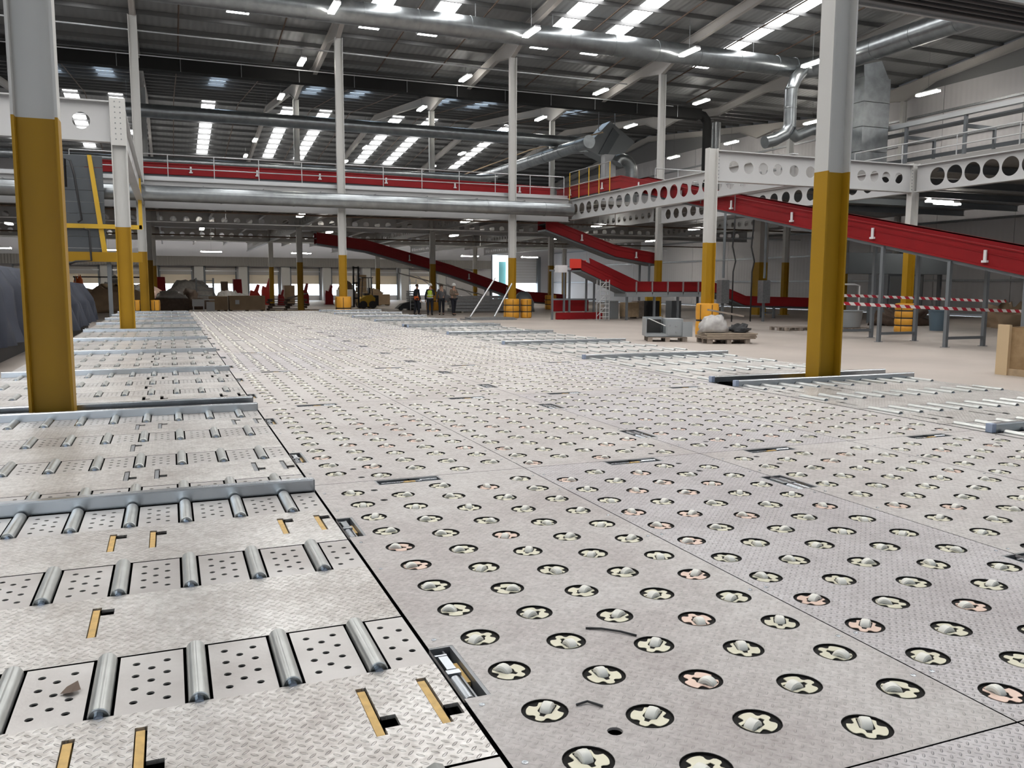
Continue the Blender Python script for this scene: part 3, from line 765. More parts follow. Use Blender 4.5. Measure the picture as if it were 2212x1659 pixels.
mb = MB(); mb.tube([(32.5, 38.3, 13.5), (33.0, 37.6, 13.5), (33.0, 24, 13.5), (33.0, 15, 13.5)], .55, 28); fr_ = obj('forward_run', mb, 'duct_galv', d1, smooth='auto')
mb = MB()
for i in range(9): mb.cyl((33, 36-i*2.4-.035, 13.5), (33, 36-i*2.4+.035, 13.5), .565, 28)
obj('joint_bands', mb, 'duct_galv', fr_, smooth='auto', kind='stuff')
mb = MB(); mb.tube([(32.0, 37.7, 13.2), (31.5, 37.6, 12.75), (31.2, 37.6, 12.1), (31.2, 37.6, 10.3), (30.9, 37.6, 9.8), (30.2, 37.6, 9.45), (29.6, 37.6, 9.3)], .33, 24); br_ = obj('branch_pipe', mb, 'duct_galv', d1, smooth='auto')
mb = MB()
for z in (12.2, 11.2, 10.2): mb.cyl((31.2, 37.6, z-.03), (31.2, 37.6, z+.03), .345, 24)
obj('joint_bands', mb, 'duct_galv', br_, smooth='auto', kind='stuff')
mb = MB(); mb.tube([(31.25, 37.55, 9.95), (31.6, 37.6, 9.72), (32.6, 37.6, 10.15), (33.1, 37.6, 10.2), (33.45, 37.6, 10.0), (33.5, 37.6, 9.7)], .30, 24); obj('branch_elbow', mb, 'duct_galv', d1, smooth='auto')
obj('elbow', MB().tube([(31.85, 38.3, 13.5), (32.2, 38.3, 13.5), (32.55, 38.2, 13.5), (32.9, 37.8, 13.5)], .53, 24), 'duct_galv', d1, smooth='auto')
t = thing('square_duct', 'square silver duct shaft standing against the right wall cladding', 'duct', (35.2, 36.4, 6.3))
for i in range(5):
    obj('duct_section', MB().box(34.3, 36.1, 35.6, 37.2, 6.32+i*1.28, 6.32+i*1.28+1.25), 'duct_galv', t)
mb = MB(); mb.prism([(34.35, 12.72), (36.05, 12.72), (35.5, 13.6), (34.3, 13.3)], 'xz', 35.7, 37.1); obj('cowl', mb, 'duct_galv', t)
d2 = duct('spiral_duct', 'silver spiral duct along the edge of the raised floor, ending at the holed beam', [(-28, 40.86, 5.67), (19.9, 40.86, 5.67)], .345, joint=3.1)
for i in range(14):
    x = -14+i*2.6
    obj('hanger', MB().box(x-.02, x+.02, 40.8, 41.62, 6.03, 6.06), 'dull_steel', d2)
duct('spiral_duct', 'grey spiral duct behind the rear columns above the walkway', [(-30, 52, 11.2), (26.2, 52, 11.2)], .37)
duct('spiral_duct', 'silver duct low behind the red walkway conveyor', [(-30, 50, 8.25), (18.0, 50, 8.25), (19.2, 50.3, 8.4)], .21)
duct('spiral_duct', 'silver duct running back towards the far wall behind the handrail', [(24.0, 47, 10.4), (24.0, 67, 10.4)], .40)
t = thing('air_handling_box', 'big angular grey duct box hung beside the far right columns', 'duct box', (29, 55, 10.5))
mb = MB(); mb.prism([(27.2, 11.2), (29.2, 13.2), (31.2, 11.9), (29.6, 10.3)], 'xz', 54.0, 55.2); obj('body', mb, 'machine_grey', t)
for hx in (28.6, 29.9): obj('hanger', MB().cyl((hx, 54.6, 12.5), (hx, 54.6, 14.405), .03, 6), 'dull_steel', t)
mb = MB(); mb.prism([(26.3, 10.9), (26.3, 11.55), (27.1, 11.45), (27.6, 11.0)], 'xz', 54.1, 55.1); obj('collar', mb, 'duct_galv', t)
mb = MB(); mb.prism([(28.3, 10.9), (29.0, 10.9), (29.9, 12.3), (29.4, 12.75)], 'xz', 53.9, 53.99); obj('rib', mb, 'frame_grey', t)
t = thing('white_cabinet', 'white upright cabinet on the raised floor under the angular duct box', 'cabinet', (29.4, 54, 6.35))
obj('body', MB().box(28.3, 29.15, 53.0, 53.6, 6.36, 10.75), 'white_sheet', t); obj('door', MB().box(28.35, 29.1, 52.96, 53.0, 8.6, 10.65), 'white_sheet', t)
duct('elbow_duct', 'arched silver duct bending down next to the white cabinet', [(28.9, 52.4, 10.05)] + arc((29.3, 52.4, 9.6), .75, radians(110), 0, 'xz', 6) + [(30.05, 52.4, 6.342)], .42, joint=9)
t = thing('black_duct', 'long black duct slung across the valley of the roof', 'duct', (0, 48.6, 12.6))
obj('casing', MB().box(-30, 32.9, 48.28, 48.92, 12.62, 13.28), 'black_duct', t)
mb = MB(); mb.tube([(32.8, 48.6, 12.95), (33.2, 48.6, 12.9), (33.5, 48.6, 12.6), (33.55, 48.6, 12.2), (33.55, 48.6, 6.4)], .30, 14); obj('downpipe', mb, 'black_duct', t, smooth='auto')
mb = MB()
for i in range(20): mb.cyl((-26+i*3, 48.25, 12.6), (-26+i*3, 48.25, 13.35), .02, 6)
obj('hangers', mb, 'dull_steel', t, kind='stuff')
single('grey_pipe', MB().cyl((34.5, 48.9, 6.35), (34.5, 48.9, 12.6), .3, 14), 'dull_steel', 'grey upright pipe right beside the black downpipe', 'pipe', smooth='auto')
single('conduit', MB().cyl((-28, 43.4, 13.25), (24.5, 43.4, 13.05), .035, 6), 'handrail_galv', 'thin pale conduit crossing under the roof in front of the black duct', 'pipe')
single('conduit', MB().cyl((-28, 47.2, 13.0), (30, 47.2, 13.0), .03, 6), 'handrail_galv', 'thin pale conduit close along the top of the black duct', 'pipe')
single('conduit', MB().tube([(26.5, 50.0, 11.6), (26.5, 62, 12.2), (26.5, 78, 12.2)], .05, 6), 'pale_wood', 'tan pipe rising back above the silver duct near the far right columns', 'pipe')
for i, x in enumerate((-5.2, .9, 5.6, 11.2, 14.4, 20.2, 23.6, 28.2, 31.5)):
    mb = MB(); mb.tube([(x, 24, roof_z(24)-.36), (x, 25.2, roof_z(25.2)-.36), (x, 48.0, roof_z(48.0)-.36)], .038, 6)
    single('sprinkler_pipe', mb, 'dark_wood', 'dark sprinkler pipe on the near roof slope, %s from the left' % ORD[i], 'pipe', 'sprinkler pipes')
    mb = MB(); mb.tube([(x, 49.4, roof_z(49.4)-.36), (x, 71.6, roof_z(71.6)-.36), (x, 94, roof_z(94)-.36)], .032, 6)
    single('sprinkler_pipe', mb, 'dark_wood', 'dark sprinkler pipe on the far roof slopes, %s from the left' % ORD[i], 'pipe', 'sprinkler pipes')

for i, (y, z) in enumerate(((43.6, 5.15), (49.0, 5.0), (60.5, 4.95), (66.5, 4.9))):
    single('sprinkler_pipe', MB().tube([(-27, y, z), (42, y, z)], .045, 6).cyl((3, y, z), (3, y, 6.15), .02, 5).cyl((24, y, z), (24, y, 6.15), .02, 5), ('dark_wood', 'handrail_galv')[i % 2], 'thin pipe crossing under the raised floor, %s from the front' % ORD[i], 'pipe', 'pipes under the raised floor')

# ---------------------------------------------------------------- strip lamps
def lamp(x, y, z, label, group, ztop, ln=1.5, axis='y', cords=True, glow='lamp_glow'):
    t = thing('strip_lamp', label, 'lamp', (x, y, z), group)
    a, b = (.14, ln/2) if axis == 'y' else (ln/2, .14)
    obj('housing', MB().box(x-a*.9, x+a*.9, y-b, y+b, z+.02, z+.10), 'white_sheet', t)
    obj('diffuser', MB().box(x-a, x+a, y-b*.98, y+b*.98, z-.06, z+.02), glow, t)
    if cords: obj('cord', MB().cyl((x, y, z+.1), (x, y, ztop), .008, 5), 'dull_steel', t)
LY = [36.9, 46.2, 55.0, 63.0, 72.0, 81.0]; LX = [6.85, 15.8, 24.3, 31.4]
for i, x in enumerate([-2.1]+LX):
    for j, y in enumerate(LY):
        if i == 0 and j < 3: continue
        if i == 4 and j == 0: y -= .65
        lamp(x, y, 13.2, 'roof strip lamp, %s from the front, %s row from the left' % (ORD[j], ORD[i]), 'strip lamps under the roof', roof_z(y)-.195)
for i, (x, y) in enumerate(((6.6, 46.2), (15.85, 46.2), (24.3, 46.2), (31.3, 46.2))):
    lamp(x, y, 5.35, 'strip lamp hanging under the raised floor edge, %s from the left' % ORD[i], 'strip lamps under the raised floor', 6.15, 1.4)
for i, (x, y) in enumerate(((33.8, 30), (35.0, 30.6))):
    lamp(x, y, 5.72, 'bright lamp under the right raised floor, %s one of the pair' % ('left', 'right')[i], 'lamps under the right raised floor', 6.15, 1.5, 'x')
for i, x in enumerate((-13.8, -5., 3.9, 12.4, 21.4, 30.2, 37.2)):
    lamp(x, 87, 4.85, 'warm strip lamp before the far loading doors, %s from the left' % ORD[i], 'strip lamps before the loading doors', 6.15, 1.9, 'x', glow='lamp_glow_low')
for i, x in enumerate((-9.5, 2.3, 11.2, 20.9, 30.0, 38.8)):  # row added to brighten the space under the raised floor
    lamp(x, 64, 5.6, 'added strip lamp deep under the raised floor, %s from the left' % ORD[i], 'added strip lamps deep under the raised floor', 6.15, 1.5, 'y', glow='lamp_glow_low')

for j, y in enumerate((17.5, 27., 36.9, 46.2, 55.0, 63.0)):  # seen wall fixtures extended to a full row, boosted to brighten the cladding
    lamp(40.2, y, 12.6, 'strip lamp of the extended row by the right wall, %s from the front' % ORD[j], 'strip lamps along the right wall', roof_z(y)-.006, glow='lamp_glow_low')

# ---------------------------------------------------------------- red conveyors
def conveyor(name, label, pts, axis, c0, c1, h, lip=.12, legs=(), group='red belt conveyors', bed='belt_black', brackets=True, colr='red_paint'):
    """belt conveyor: pts = (along, top z) of the side plates; axis it runs along; c0..c1 its width"""
    P3 = (lambda a, c, z: (a, c, z)) if axis == 'x' else (lambda a, c, z: (c, a, z))
    t = thing(name, label, 'conveyor', P3(pts[0][0], (c0+c1)/2, pts[0][1]-h), group)
    for (a, za), (b, zb) in zip(pts, pts[1:]):
        for c, s_ in ((c0, 1), (c1, -1)):
            mb = MB(); 
            for (u0, u1, q0, q1) in ((0, .03, 0, h), (-.035, .03, h-.04, h), (-.035, 0, 0, .05), (-.02, 0, h*.62, h*.66)):
                k0, k1 = c+min(u0*s_, u1*s_), c+max(u0*s_, u1*s_)
                v = [P3(p, k, z-h+q) for (p, z) in ((a, za), (b, zb)) for k in (k0, k1) for q in (q0, q1)]
                mb.add(v, [(0,1,3,2),(4,6,7,5),(0,4,5,1),(2,3,7,6),(0,2,6,4),(1,5,7,3)])
            sf = obj('side_plate', mb, colr, t)
        d = .5*h
        mb = MB(); v = [P3(p, k, z-h+q) for (p, z) in ((a, za), (b, zb)) for k in (c0+.03, c1-.03) for q in (d-.03, d)]
        mb.add(v, [(0,1,3,2),(4,6,7,5),(0,4,5,1),(2,3,7,6),(0,2,6,4),(1,5,7,3)]); obj('belt', mb, bed, t)
        mb = MB(); v = [P3(p, k, z-h+q) for (p, z) in ((a, za), (b, zb)) for k in (c0+.05, c1-.05) for q in (-.10, -.002)]
        mb.add(v, [(0,1,3,2),(4,6,7,5),(0,4,5,1),(2,3,7,6),(0,2,6,4),(1,5,7,3)]); obj('underframe', mb, 'frame_grey', t)
        if brackets:
            L_ = abs(b-a); q = max(1, int(L_/2.9)); cc = c0
            for i in range(q):
                u = (i+.5)/q; p = a+(b-a)*u; z = za+(zb-za)*u
                mb = MB(); x, y, z_ = P3(p, cc-.05, z-h*.5); e = (.04, .02) if axis == 'x' else (.02, .04)
                mb.box(x-e[0], x+e[0], y-e[1], y+e[1], z_-h*.22, z_+h*.26); mb.box(x-e[0]*2, x+e[0]*2, y-e[1]*2 if axis == 'y' else y-.03, y+e[1]*2 if axis == 'y' else y+.03, z_-h*.30, z_-h*.20)
                obj('bracket', mb, 'white_sheet', t)
    def ztop(p):
        for (a, za), (b, zb) in zip(pts, pts[1:]):
            if min(a, b)-1e-6 <= p <= max(a, b)+1e-6: return za+(zb-za)*(p-a)/(b-a)
        return pts[-1][1]
    for p in legs:
        z = ztop(p)-h-.05
        for c in (c0+.02, c1-.02):
            mb = MB(); x, y, _ = P3(p, c, 0); mb.box(x-.05, x+.05, y-.05, y+.05, 0.012, z); mb.box(x-.09, x+.09, y-.09, y+.09, 0, .012); obj('leg', mb, 'frame_grey', t)
        a0, a1 = P3(p-.04, c0+.07, .22), P3(p+.04, c1-.07, .30); mb = MB(); mb.box(a0[0], a1[0], a0[1], a1[1], a0[2], a1[2]); obj('cross_bar', mb, 'frame_grey', t)
    return t
conveyor('belt_conveyor', 'long level red conveyor on the walkway above the silver duct', [(-3.3, 7.27), (8.6, 7.27), (19.6, 7.08)], 'x', 43.0, 44.2, .52)
obj_stand = thing('conveyor_stand', 'row of small dark stands under the level red walkway conveyor', 'stand', (8, 43.6, 6.34))
obj('rail', MB().box(-3.2, 19.5, 43.1, 44.1, 6.40, 6.44), 'belt_black', obj_stand)
for i in range(10): obj('foot', MB().box(-2.8+i*2.4, -2.6+i*2.4, 43.05, 44.15, 6.34, 6.40), 'white_sheet', obj_stand)
for x in (-2.9, 1.6, 6.2, 10.6, 15.0, 19.0): obj('post', MB().box(x-.05, x+.05, 43.2, 44.0, 6.44, 6.46), 'belt_black', obj_stand)
tR2 = conveyor('belt_conveyor', 'large red conveyor sloping down across the right side, on grey legs', [(43.9, 7.05), (36.6, 7.0), (29.5, 5.52), (22.5, 4.08), (14.5, 2.43), (5.5, .85)], 'y', 20.42, 21.95, .60, legs=(21.9, 20.1, 17.65, 15.3, 12.4))
mb = MB()
for y in (27.5, 29.8, 32.0):
    z = 2.43+(y-14.5)*.206
    obj('hanger', MB().cyl((20.36, y, z-.5), (20.36, y, 5.2), .02, 6), 'dull_steel', tR2)
tR3 = conveyor('belt_conveyor', 'long thin dark red conveyor sloping down behind the people', [(9.2, 5.16), (12.6, 4.72), (18.4, 3.18), (24.2, 1.3), (27.5, 1.05)], 'x', 57.4, 58.5, .72, legs=(17.3, 21.5))
lat = MB()
for i in range(7):
    x = 16+i*1.1; z = 5.16-(x-9.2)*.262-1.0
    lat.cyl((x, 57.3, z), (x+.8, 57.3, z-.55), .03, 5)
lat.cyl((14.6, 57.3, 2.55), (24.0, 57.3, .25), .04, 6); lat.cyl((14.6, 57.3, 2.9), (14.6, 57.3, 2.55), .04, 6)
obj('lattice', lat, 'handrail_galv', tR3, kind='stuff')
conveyor('belt_conveyor', 'dark red conveyor coming down out of the raised floor on the right of centre', [(19.0, 5.35), (23.3, 3.96), (25.9, 3.58)], 'x', 42.2, 43.3, .62, legs=(25.5,))

tR5 = conveyor('belt_conveyor', 'red conveyor with a chute at its left and a level run on grey beam', [(18.7, 2.98), (21.2, 1.93), (26.4, 1.93), (28.5, 1.2), (33.2, 1.08)], 'x', 37.3, 38.4, .50, legs=(26.2, 30.4), brackets=False)
obj('grey_beam', MB().box(21.2, 25.9, 37.2, 38.5, 1.16, 1.40), 'machine_grey', tR5)
for x in (21.3, 22.9, 24.3, 25.8): obj('post', MB().box(x-.05, x+.05, 37.3, 37.4, 0, 1.16), 'frame_grey', tR5)
for i in range(5): obj('bracket', MB().box(21.75+i*.92, 21.80+i*.92, 37.2, 37.29, 1.28, 1.92), 'handrail_galv', tR5)
mb = MB(); mb.prism([(19.75, 3.10), (19.85, 2.55), (21.5, 1.80), (22.6, 1.80), (22.6, 1.95)], 'xz', 38.46, 38.52); obj('inner_cheek', mb, 'red_paint', tR5)
obj('head_guard', MB().box(18.05, 18.65, 37.2, 37.26, 2.55, 3.0), 'orange_red', tR5); obj('head_guard', MB().box(18.7, 19.6, 38.54, 38.6, 2.6, 2.98), 'orange_red', tR5)
obj('motor', MB().box(17.6, 18.1, 37.6, 38.0, 2.35, 2.7), 'white_sheet', tR5)
t = thing('loading_stand', 'open grey steel frame with a red foot rail under the red chute', 'frame', (18.8, 38.9, 0))
for x in (17.85, 18.5, 18.8, 19.75, 20.2):
    obj('post', MB().box(x-.045, x+.045, 38.75, 38.84, 0, 2.42), 'frame_grey', t)
obj('top_rail', MB().box(17.7, 20.4, 38.72, 38.86, 2.42, 2.50), 'frame_grey', t); obj('mid_rail', MB().box(17.8, 20.3, 38.74, 38.85, .98, 1.06), 'frame_grey', t)
obj('foot_rail', MB().box(18.0, 20.6, 38.60, 38.72, .02, .36), 'red_paint', t); obj('dark_panel', MB().box(18.0, 20.1, 39.2, 39.3, .4, 1.0), 'red_paint', t)
# scaffold tower
t = thing('scaffold_tower', 'small aluminium ladder tower leaning by the red chute', 'ladder', (20.0, 37.0, 0))
for x in (19.45, 19.95):
    for y in (36.7, 37.05): obj('upright', MB().cyl((x, y, 0), (x, y, 2.0), .025, 8), 'handrail_galv', t)
for i in range(9): obj('rung', MB().cyl((19.45, 36.7, .2+i*.21), (19.95, 36.7, .2+i*.21), .018, 6), 'handrail_galv', t)
for i in range(3): obj('brace', MB().cyl((19.45, 37.05, .2+i*.6), (19.95, 37.05, .7+i*.6), .015, 6), 'handrail_galv', t)

# ---------------------------------------------------------------- handrails and walkway furniture
def handrail(label, pts, z0, z1, step, m='handrail_galv', mp_='handrail_galv'):
    t = thing('handrail', label, 'handrail', (*pts[0], z0))
    for q, zz in (('top_rail', z1), ('mid_rail', (z0+z1)/2)):
        mb = MB(); mb.tube([(x, y, zz) for x, y in pts], .024, 6); obj(q, mb, m, t)
    for (a, b), (c, d) in zip(pts, pts[1:]):
        L_ = sqrt((c-a)**2+(d-b)**2); n = max(1, round(L_/step))
        for i in range(n+1):
            x, y = a+(c-a)*i/n, b+(d-b)*i/n; obj('post', MB().cyl((x, y, z0), (x, y, z1), .022, 6), mp_, t)
handrail('galvanised handrail in front of the level red conveyor', [(-3.8, 42.1), (20.0, 42.1)], 6.34, 7.52, 1.98)
handrail('handrail with yellow posts turning along the head of the long holed beam', [(20.25, 41.9), (20.25, 37.4)], 6.30, 7.75, 1.1, 'handrail_galv', 'yellow_machine')
handrail('handrail beyond the sloping red conveyor head', [(22.2, 36.4), (27.4, 36.4)], 6.34, 7.4, 1.4)
handrail('handrail along the upper right raised floor above the holed beam', [(25.9, 27.2), (25.9, 8)], 6.3, 7.05, 2.4)
g = thing('pipe_gantry', 'grey gantry of posts and a long rail on the upper right raised floor', 'gantry', (36.4, 30, 6.3))
obj('long_rail', MB().box(36.2, 36.5, 18, 40, 10.05, 10.28), 'handrail_galv', g); obj('cable_tray', MB().box(36.6, 37.3, 18, 40, 9.82, 9.9), 'frame_grey', g)
for y in (38.6, 34.6, 31.0, 27.4, 23.8, 20.2):
    obj('post', MB().box(36.28, 36.42, y-.07, y+.07, 6.3, 10.05), 'frame_grey', g)
    obj('arm', MB().box(36.42, 38.4, y-.06, y+.06, 9.45, 9.62), 'frame_grey', g); obj('drop', MB().box(38.28, 38.42, y-.06, y+.06, 6.3, 9.45), 'frame_grey', g)
obj('lower_rail', MB().box(38.3, 38.38, 18, 40, 8.6, 8.8), 'frame_grey', g)
# overhead trunking close to the camera at the top right
t = thing('cable_trunking', 'broad dark grey trunking crossing the top right corner', 'trunking', (16.5, 13.4, 7.4))
obj('base', MB().box(9.5, 24, 12.2, 13.4, 7.20, 7.26), 'frame_grey', t); obj('near_lip', MB().box(9.5, 24, 12.12, 12.2, 7.16, 7.75), 'machine_grey', t); obj('far_lip', MB().box(9.5, 24, 13.4, 13.48, 7.16, 7.5), 'machine_grey', t)
for i in range(4): obj('cable', MB().cyl((9.5, 12.35+i*.22, 7.14), (24, 12.35+i*.22, 7.14), .035, 6), 'black_plastic', t)

# ---------------------------------------------------------------- right side: tape, crate, pallets, odds along the wall
def ribbon(pts, h, m, name, label, cat):
    mb = MB(); n = len(pts); vs = []
    for (x, y, z) in pts: vs += [(x, y, z-h/2), (x, y, z+h/2), (x, y+.002, z-h/2), (x, y+.002, z+h/2)]
    fs = []
    for i in range(n-1):
        a, b = i*4, i*4+4
        fs += [(a, b, b+1, a+1), (a+2, a+3, b+3, b+2), (a+1, b+1, b+3, a+3), (a, a+2, b+2, b)]
    mb.add(vs, fs); return single(name, mb, m, label, cat)
ribbon([(15.4+i*.75, 17.48-.02*i, 1.32-.03*i-.02*sin(i*pi/11)) for i in range(12)], .085, 'hazard_tape', 'hazard_tape', 'red and white barrier tape in front, tied along the grey conveyor legs', 'tape')
ribbon([(19.4, 21.9, 1.26), (20.35, 21.75, 1.42)] + [(20.35+.9*i, 21.75-.05*i, 1.43-.028*i) for i in range(1, 9)], .09, 'hazard_tape', 'hazard_tape', 'second barrier tape farther back behind the grey conveyor legs', 'tape')
t = thing('plywood_crate', 'open plywood crate with a pale corner batten at the right edge', 'crate', (16, 10.7, 0))
obj('side_panel', MB().box(15.12, 15.15, 9.6, 11.76, 0, .93), 'plywood', t); obj('back_panel', MB().box(15.15, 17.2, 11.73, 11.76, 0, .93), 'plywood', t)
obj('front_panel', MB().box(15.15, 17.2, 9.6, 9.63, 0, .93), 'plywood', t); obj('far_panel', MB().box(17.17, 17.2, 9.63, 11.73, 0, .93), 'plywood', t)
obj('corner_batten', MB().box(15.05, 15.12, 11.55, 11.80, 0, .98), 'batten', t); obj('corner_batten', MB().box(15.05, 15.12, 9.58, 9.8, 0, .98), 'batten', t)
obj('bottom_batten', MB().box(15.08, 15.12, 9.8, 11.55, .0, .13), 'pale_wood', t)
def pallet(t, x, y, rz, w_=1.2, d=1.0, z=0., m='grey_wood'):
    R = lambda u, v: (x+u*cos(rz)-v*sin(rz), y+u*sin(rz)+v*cos(rz))
    for u in (-w_/2+.07, 0, w_/2-.07):
        for v in (-d/2+.07, 0, d/2-.07):
            a, b = R(u, v); mb = MB(); mb.cbox((a, b, z+.06), (.14, .12, .12), rz); obj('block', mb, m, t)
    for i in range(6):
        a, b = R(0, -d/2+.06+i*(d-.12)/5); mb = MB(); mb.cbox((a, b, z+.131), (w_, .11, .022), rz); obj('deck_board', mb, m, t)
t = thing('wooden_pallet', 'wooden pallet under the grey sheet metal machine part', 'pallet', (14.35, 22.7, 0)); pallet(t, 14.35, 22.7, radians(-24))
t = thing('machine_part', 'grey sheet metal machine part with a slanted white lid on a pallet', 'machine part', (14.3, 22.7, .155))
def mloc(u, v, z): q = radians(-24); return (14.30+u*cos(q)-v*sin(q), 22.72+u*sin(q)+v*cos(q), z)
def mbox(name, u0, u1, v0, v1, z0, z1, m_, dz=0):
    mb = MB(); mb.add([mloc(u, v, z+(dz if u == u1 else 0)) for z in (z0, z1) for v in (v0, v1) for u in (u0, u1)], [(2,3,1,0),(4,5,7,6),(0,1,5,4),(1,3,7,5),(3,2,6,7),(2,0,4,6)]); return obj(name, mb, m_, t)
mbox('tray', -.62, .0, -.46, .46, .158, .24, 'machine_grey'); mbox('back_panel', -.62, 0, .43, .46, .24, .74, 'machine_grey'); mbox('side_panel', -.62, -.59, -.46, .43, .24, .72, 'machine_grey')
mbox('interior_shade', -.56, -.06, .2, .42, .24, .66, 'strap_black'); mbox('lid', -.52, -.02, -.46, -.22, .70, .725, 'hat_white', -.22)  # black block stands in for the shaded inside of the open box
mbox('housing', .0, .52, -.46, .46, .158, .70, 'machine_grey'); mbox('front_cover', .05, .46, -.485, -.46, .20, .64, 'machine_grey'); mbox('flap', .50, .80, -.52, -.49, .16, .62, 'machine_grey')
mb = MB()
for u, z in ((.12, .5), (.30, .48), (.30, .3)): p, q = mloc(u, -.485, z), mloc(u, -.51, z); mb.cyl(p, q, .022, 8)
obj('knobs', mb, 'zinc', t, kind='stuff')
t = thing('wooden_pallet', 'wooden pallet under a stack of boards left of the yellow column', 'pallet', (15.50, 21.30, 0)); pallet(t, 15.50, 21.30, radians(-14), 1.30, 1.0)
for i in range(4):
    mb = MB(); mb.cbox((15.55+.02*i, 21.27, .165+.045*i), (1.50+.06*(i % 2), 1.02, .036), radians(-14-2*i)); 
    single('board', mb, 'board_wood', 'wide pale board stacked on the pallet, %s' % ('lowest of the four', 'second from below', 'third from below', 'topmost of the four')[i], 'board', 'boards stacked on the pallet')
def blob(name, label, cat, c, s, m, seed, n=14, rough=.22, group=None):
    """crumpled heap: a dented dome standing on its base"""
    rnd = random.Random(seed); mb = MB(); vs = []; rings = 7
    off = [[rnd.uniform(1-rough, 1+rough) for _ in range(n)] for _ in range(rings)]
    for j in range(rings):
        a = (pi/2)*j/(rings-.6)
        for i in range(n):
            b = 2*pi*i/n; q = off[j][i]; rr = cos(a)**.7
            vs.append((c[0]+s[0]*rr*cos(b)*q, c[1]+s[1]*rr*sin(b)*q, c[2]+s[2]*sin(a)*(q if j else 1)*(1 if j else 0)))
    vs.append((c[0], c[1], c[2]+s[2]))
    fs = [(j*n+i, j*n+(i+1) % n, (j+1)*n+(i+1) % n, (j+1)*n+i) for j in range(rings-1) for i in range(n)]
    fs += [((rings-1)*n+i, (rings-1)*n+(i+1) % n, rings*n) for i in range(n)] + [tuple(range(n-1, -1, -1))]
    mb.add(vs, fs); return single(name, mb, m, label, cat, group, smooth=True)
blob('polythene_heap', 'crumpled clear polythene heap on the stacked boards', 'wrapping', (15.22, 21.38, .34), (.46, .34, .48), 'polythene', 3, 22, rough=.16)
blob('dark_offcuts', 'dark heap of offcuts on the stacked boards beside the polythene', 'offcuts', (15.98, 21.15, .34), (.27, .34, .20), 'black_plastic', 5, rough=.35)
mb = MB(); mb.cbox((15.62, 21.38, .90), (1.1, .20, .05), radians(-18), radians(10)); single('plank', mb, 'grey_wood', 'grey plank lying slanted on top of the polythene heap', 'plank')
blob('junk_heap', 'low dark heap of scrap by the right wall behind the tape', 'scrap', (30.4, 28.6, 0), (1.3, .8, .75), 'dark_wood', 9, rough=.4)
blob('junk_heap', 'pale heap of cardboard scraps by the right wall', 'scrap', (33.4, 25.6, 0), (1.2, .8, .85), 'cardboard', 11, rough=.45)
t = thing('grey_tub', 'large round grey tub on a pallet behind the tape', 'tub', (24.3, 25.6, .15)); mb = MB(); mb.lathe([(.55, .16), (.62, .75), (.66, .78), (.62, .80), (.56, .30)], (24.3, 25.6, 0), 'z', 18); obj('shell', mb, 'machine_grey', t, smooth='auto')
t = thing('wooden_pallet', 'pallet under the round grey tub', 'pallet', (24.3, 25.6, 0)); pallet(t, 24.3, 25.6, 0, 1.5, 1.2)
t = thing('wooden_pallet', 'empty pallet left of the round grey tub', 'pallet', (22.6, 26.6, 0)); pallet(t, 22.6, 26.6, 0, 1.4, 1.0)
t = thing('blue_bin', 'dark blue bin right of the taped legs by the wall', 'bin', (28.0, 24.6, 0)); mb = MB(); mb.lathe([(.26, 0), (.33, .75), (.36, .77), (.33, .80), (.28, .15)], (28.0, 24.6, 0), 'z', 16); obj('shell', mb, 'blue_tub', t, smooth='auto')
# dark plant cabinets and pipes in front of the right wall
t = thing('plant_cabinet', 'dark grey plant cabinet behind the second row of tape', 'cabinet', (32, 30.5, 0))
obj('body', MB().box(30.9, 33.1, 30.0, 31.2, 0, 2.3), 'frame_grey', t); obj('door', MB().box(31.0, 31.95, 29.96, 30.0, .1, 2.2), 'machine_grey', t); obj('door', MB().box(32.05, 33.0, 29.96, 30.0, .1, 2.2), 'machine_grey', t)
t = thing('header_duct', 'dark box duct raised over the plant cabinet on the right', 'duct', (34, 33, 2.5)); obj('casing', MB().box(30.6, 37.5, 32.2, 33.4, 2.35, 3.35), 'frame_grey', t)
for x in (30.8, 37.3): obj('stand', MB().box(x-.06, x+.06, 32.7, 32.9, 0, 2.35), 'frame_grey', t)
single('drain_pipe', MB().tube([(26.3, 27.0, 0), (26.3, 27.0, 1.75), (26.0, 27.0, 1.8), (25.4, 27.0, 1.8)], .035, 8), 'white_sheet', 'bright thin pipe standing behind the taped grey legs', 'pipe')
for i, x in enumerate((25.2, 26.3)):
    mb = MB(); mb.tube([(x, 34, 0), (x, 34, 2.4), (x+.12, 34, 2.9), (x-.08, 34, 3.6), (x, 34, 4.6), (x, 34, 6.1)], .035, 8)
    single('black_hose', mb, 'black_plastic', 'black hose hanging left of the nearest right column, %s one' % ('left', 'right')[i], 'hose', smooth=True)
for i, x in enumerate((24.5, 26.9)):
    t = thing('switch_box', 'pale wall switch box left of the nearest right column, %s one' % ('left', 'right')[i], 'box', (x, 33.8, .9)); obj('case', MB().box(x-.22, x+.22, 33.6, 34.0, .9, 2.0), 'dull_steel', t); obj('post', MB().box(x-.05, x+.05, 33.75, 33.85, 0, .9), 'frame_grey', t); obj('conduit', MB().cyl((x, 33.8, 2.1), (x, 33.8, 5.9), .06, 8), 'frame_grey', t)
for i, x in enumerate((27.2, 33.4)):
    t = thing('boxed_column', 'dark yellow boxed column foot deep in front of the right wall, %s one' % ('left', 'right')[i], 'column', (x, 41.4, 0))
    obj('yellow_foot', MB().box(x-.5+6, x+.1+6, 41.6, 42.2, 0, 3.14), 'yellow_paint', t); obj('upper', MB().box(x-.5+6, x+.1+6, 41.6, 42.2, 3.14, 6.1), 'shutter_grey', t)
